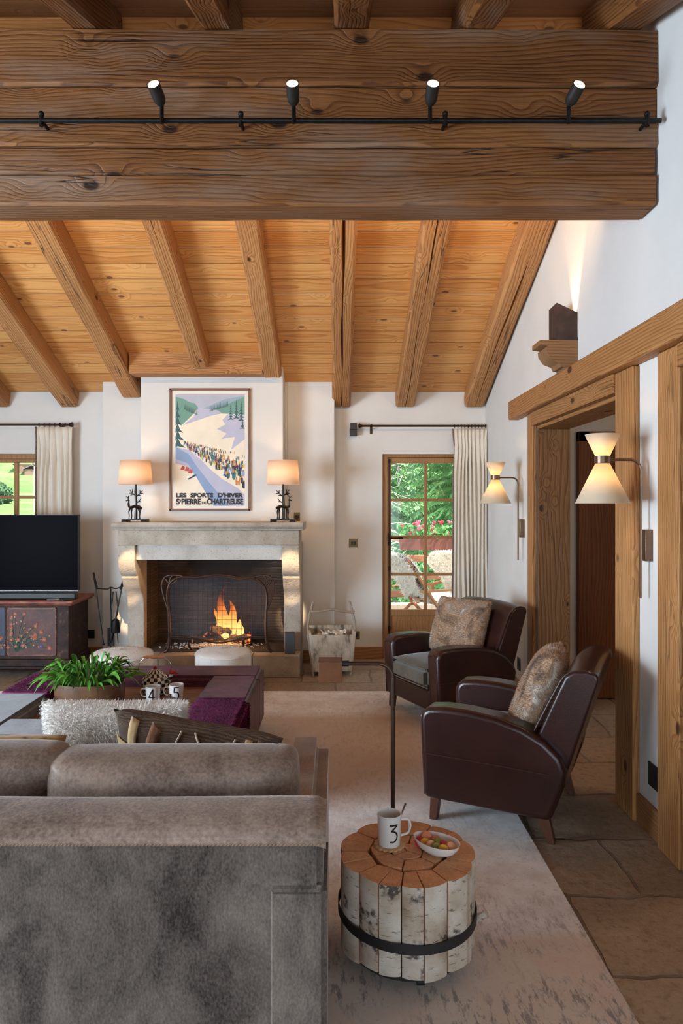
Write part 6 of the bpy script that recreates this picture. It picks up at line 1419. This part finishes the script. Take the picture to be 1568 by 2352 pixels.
# two loungers with sheepskins
CEDAR = wood('orange cedar', (0.24, 0.09, 0.035), (0.40, 0.16, 0.06), (0.52, 0.25, 0.11), axis='Z', knots=False)
def lounger(loc, rz, label, slab_):
    root = thing('garden_lounger', label, 'lounger', loc, rz, 'wooden loungers on the terrace')
    for s in (-1, 1):
        m = MB(); m.tube([(s*0.27, -0.42, 0.93), (s*0.27, 0.0, 0.36), (s*0.27, 0.35, 0.0)], 0.022, 6); part('back_rail', m, CEDAR, root)
        m = MB(); m.tube([(s*0.30, 0.55, 0.42), (s*0.30, 0.0, 0.30), (s*0.30, -0.38, 0.0)], 0.022, 6); part('leg_rail', m, CEDAR, root)
        m = MB(); m.box(s*0.31-0.035, s*0.31+0.035, -0.25, 0.42, 0.53, 0.555); m.box(s*0.31-0.02, s*0.31+0.02, 0.33, 0.37, 0.38, 0.53); part('armrest', m, CEDAR, root)
    m = MB()
    for k in range(9): y = -0.40+0.095*k; z = 0.90-0.0135*0+(-0.57/0.42)*(y+0.42)*0.70 if y < 0 else 0.36; m.box(-0.25, 0.25, y, y+0.05, max(0.34, 0.92-1.33*(y+0.42)), max(0.34, 0.92-1.33*(y+0.42))+0.018)
    part('slats', m, CEDAR, root)
    sk = MB()
    def fn(a, b):
        if b < 0.55: t = b/0.55; y = -0.40+0.40*t; z = 0.99-0.55*t
        else: t = (b-0.55)/0.45; y = 0.0+0.5*t; z = 0.44+0.02*t
        wd = 0.30*(1-0.25*math.sin(PI*b)**2)*(1+0.12*math.sin(b*17)); p = Vector(((a*2-1)*wd, y+0.03-0.05*math.sin(PI*a), z-0.10*abs(a*2-1)**3+0.02*noise.noise(Vector((a*6, b*9, loc[0])))))
        return p
    sk.surf(fn, 16, 30); sk.surf(lambda a, b: fn(a, b*0.5)+Vector((0, -0.08, -0.01)), 12, 10)
    bmesh.ops.recalc_face_normals(sk.bm, faces=sk.bm.faces)
    sk.blades(list(sk.bm.faces), 16000, 0.040, 0.004, rnd=0.5, seed=3, clump=0.8, both=True)
    sk2 = part('x', sk, SHEEP, None, recalc=False, solid=0.0); sk2.name = 'sheepskin'; sk2.location = loc; sk2.rotation_euler = (0, 0, rz); tag(sk2, slab_, 'sheepskin', 'sheepskins on the loungers')
lounger((1.08, 8.75, -0.05), R(-62), 'orange wooden garden lounger outside the door, left one', 'creamy white sheepskin draped over the left garden lounger')
lounger((1.72, 9.3, -0.05), R(-48), 'orange wooden garden lounger half hidden behind the curtain', 'creamy white sheepskin draped over the right garden lounger')
# trees: spruce boughs
SPR = NT('spruce needles'); _v = SPR.coord(rand=True); _n = SPR.noise(_v, 1.6, 5); SPR.base(SPR.ramp(_n, [(0.3, (0.07, 0.20, 0.06)), (0.7, (0.30, 0.55, 0.20))])).set(Roughness=0.8); SPR = SPR.m
TRK = plain('grey brown tree trunk', (0.20, 0.15, 0.11), 0.9, 0, 12, 0.4)
def spruce(x, y, h, r, z0, seed, label, n=900):
    root = thing('spruce_tree', label, 'tree', (x, y, z0), 0, 'trees beyond the terrace'); rr = random.Random(seed)
    m = MB(); m.tube([(0, 0, 0), (0, 0, h)], [0.16, 0.02], 8); part('trunk', m, TRK, root)
    m = MB()
    for i in range(n):
        t = rr.random()**0.8; z = h*(0.04+0.94*t); R_ = r*(1-t)**0.8*rr.uniform(0.55, 1.05); a = rr.uniform(0, 2*PI); d = Vector((math.cos(a), math.sin(a), 0))
        p0 = Vector((0, 0, z))+d*R_*0.25; K = 15
        for k in range(K):
            f = k/K; p = p0+d*R_*0.75*f+Vector((0, 0, -R_*0.30*f*f+0.10*f)); s1 = Vector((-d.y, d.x, 0))
            for sd in (-1, 1):
                L = (0.20-0.10*f)*rr.uniform(0.6, 1.2); q = p+s1*sd*L*0.7+d*L*0.5+Vector((0, 0, -L*rr.uniform(0.2, 0.9))); wv = (d*0.026+Vector((0, 0, 0.02)))*rr.uniform(.7, 1.3); m.poly([p, p+wv, q, p-wv*0.6])
    part('needles', m, SPR, root, smooth=False, recalc=False)
spruce(0.3, 14.5, 9.5, 3.0, -3.5, 1, 'green spruce filling the left panes of the terrace door', 1300)
spruce(2.6, 14.0, 10, 3.0, -3.5, 2, 'green spruce filling the right panes of the terrace door', 1300)
spruce(1.5, 17.5, 13, 4.2, -4, 3, 'taller spruce standing behind two nearer spruces', 1000)
m = MB(); rr = random.Random(4)
root = thing('bare_shrub', 'pale twiggy shrub with bare grey branches outside the door', 'shrub', (0.55, 12.4, -2))
for i in range(46):
    a = rr.uniform(0, 6.28); p = Vector((0, 0, 2.0+rr.uniform(0, 1.9))); pts = [p]
    d = Vector((math.cos(a), math.sin(a)*.5, rr.uniform(.1, .9)))
    for k in range(6): d = (d+Vector((rr.gauss(0, .3), rr.gauss(0, .3), rr.gauss(0, .25)-0.08))).normalized(); pts.append(pts[-1]+d*0.18)
    m.tube(pts, [0.010, 0.008, 0.006, 0.005, 0.004, 0.003, 0.002], 4)
    for k in range(1, 6):
        d2_ = (d+Vector((rr.gauss(0, .8), rr.gauss(0, .5), rr.gauss(0, .8)))).normalized(); m.tube([pts[k], pts[k]+d2_*0.16], [0.004, 0.0015], 4)
part('twigs', m, plain('pale bark twigs', (0.50, 0.46, 0.40), 0.8), root)
m = MB(); m.tube([(0, 0, 0), (0.05, 0, 2.0), (0, 0, 3.9)], [0.05, 0.03, 0.012], 6); part('stem', m, TRK, root)
# hillside
def hill_mat():
    t = NT('green alpine meadow'); v = t.coord(rand=False); n = t.noise(v, 0.10, 5, 0.6); n2 = t.noise(v, 0.9, 5, 0.7)
    col = t.ramp(n, [(0.35, (0.06, 0.12, 0.035)), (0.6, (0.115, 0.18, 0.065)), (0.75, (0.17, 0.22, 0.10))]); col = t.mix(t.ramp(n2, [(0.35, (0.6, 0.6, 0.6)), (0.5, (0, 0, 0))]), col, (0.035, 0.09, 0.03)); t.base(col).set(Roughness=1.0); t.b.inputs['Specular IOR Level'].default_value = 0.0; return t.m
m = MB(); m.surf(lambda a, b: Vector((-130+200*a, 24+150*b, -9+34*b**0.9+3*noise.noise(Vector((a*5, b*5, 0))))), 60, 50)
struct('ground_hillside', m, hill_mat())
DKT = plain('dark hillside foliage', (0.03, 0.08, 0.03), 0.9, 0, 1.5, 0.4)
rg = random.Random(9); m = MB()
def hz(x, y): a = (x+130)/200; b = (y-24)/150; return -9+34*b**0.9+3*noise.noise(Vector((a*5, b*5, 0)))
k = 0
for i in range(15):
    y = rg.uniform(55, 130); u = rg.uniform(-60, 130); x = (u-775)/F*y; z = hz(x, y); r_ = rg.uniform(0.6, 1.3)
    m = MB(); c = Vector((0, 0, r_*0.9))
    def blob(a, b):
        p = Vector((math.cos(2*PI*a)*math.sin(PI*b), math.sin(2*PI*a)*math.sin(PI*b), math.cos(PI*b))); return c+p*r_*(1+0.45*noise.noise(p*2.2+Vector((i*3, 0, 0))))
    m.surf(blob, 16, 12, closeu=True); bmesh.ops.recalc_face_normals(m.bm, faces=m.bm.faces); m.blades(list(m.bm.faces), 1500, 0.20, 0.05, rnd=0.6, seed=i)
    solo('hillside_tree', m, DKT, 'dark round tree on the green hillside seen through the left window', 'tree', 'trees on the hillside', loc=(x, y, z-0.2), recalc=False)
for (u, v, s, lab) in ((58, 1082, 0.7, 'brown chalet high on the hillside seen through the left window'), (74, 1088, 0.55, 'smaller brown chalet just below another on the hillside')):
    best = min((abs(CH-(v-1157)/F*y-hz((u-775)/F*y, y)), y) for y in [40+0.5*q for q in range(240)]); y = best[1]; x = (u-775)/F*y
    root = thing('chalet', lab, 'house', (x, y, hz(x, y)-0.3), 0.3, 'chalets on the hillside'); k1 = s*y/90*1.1
    m = MB(); m.box(-1.4*k1, 1.4*k1, -k1, k1, 0, 1.5*k1); part('walls', m, plain('chalet wood', (0.20, 0.12, 0.08), 0.8), root)
    m = MB(); m.prism([(-1.8*k1, 1.35*k1), (0, 2.3*k1), (1.8*k1, 1.35*k1), (1.8*k1, 1.5*k1), (0, 2.5*k1), (-1.8*k1, 1.5*k1)], 'xz', -1.3*k1, 1.3*k1); part('roof', m, plain('chalet roof', (0.16, 0.13, 0.14), 0.8), root)
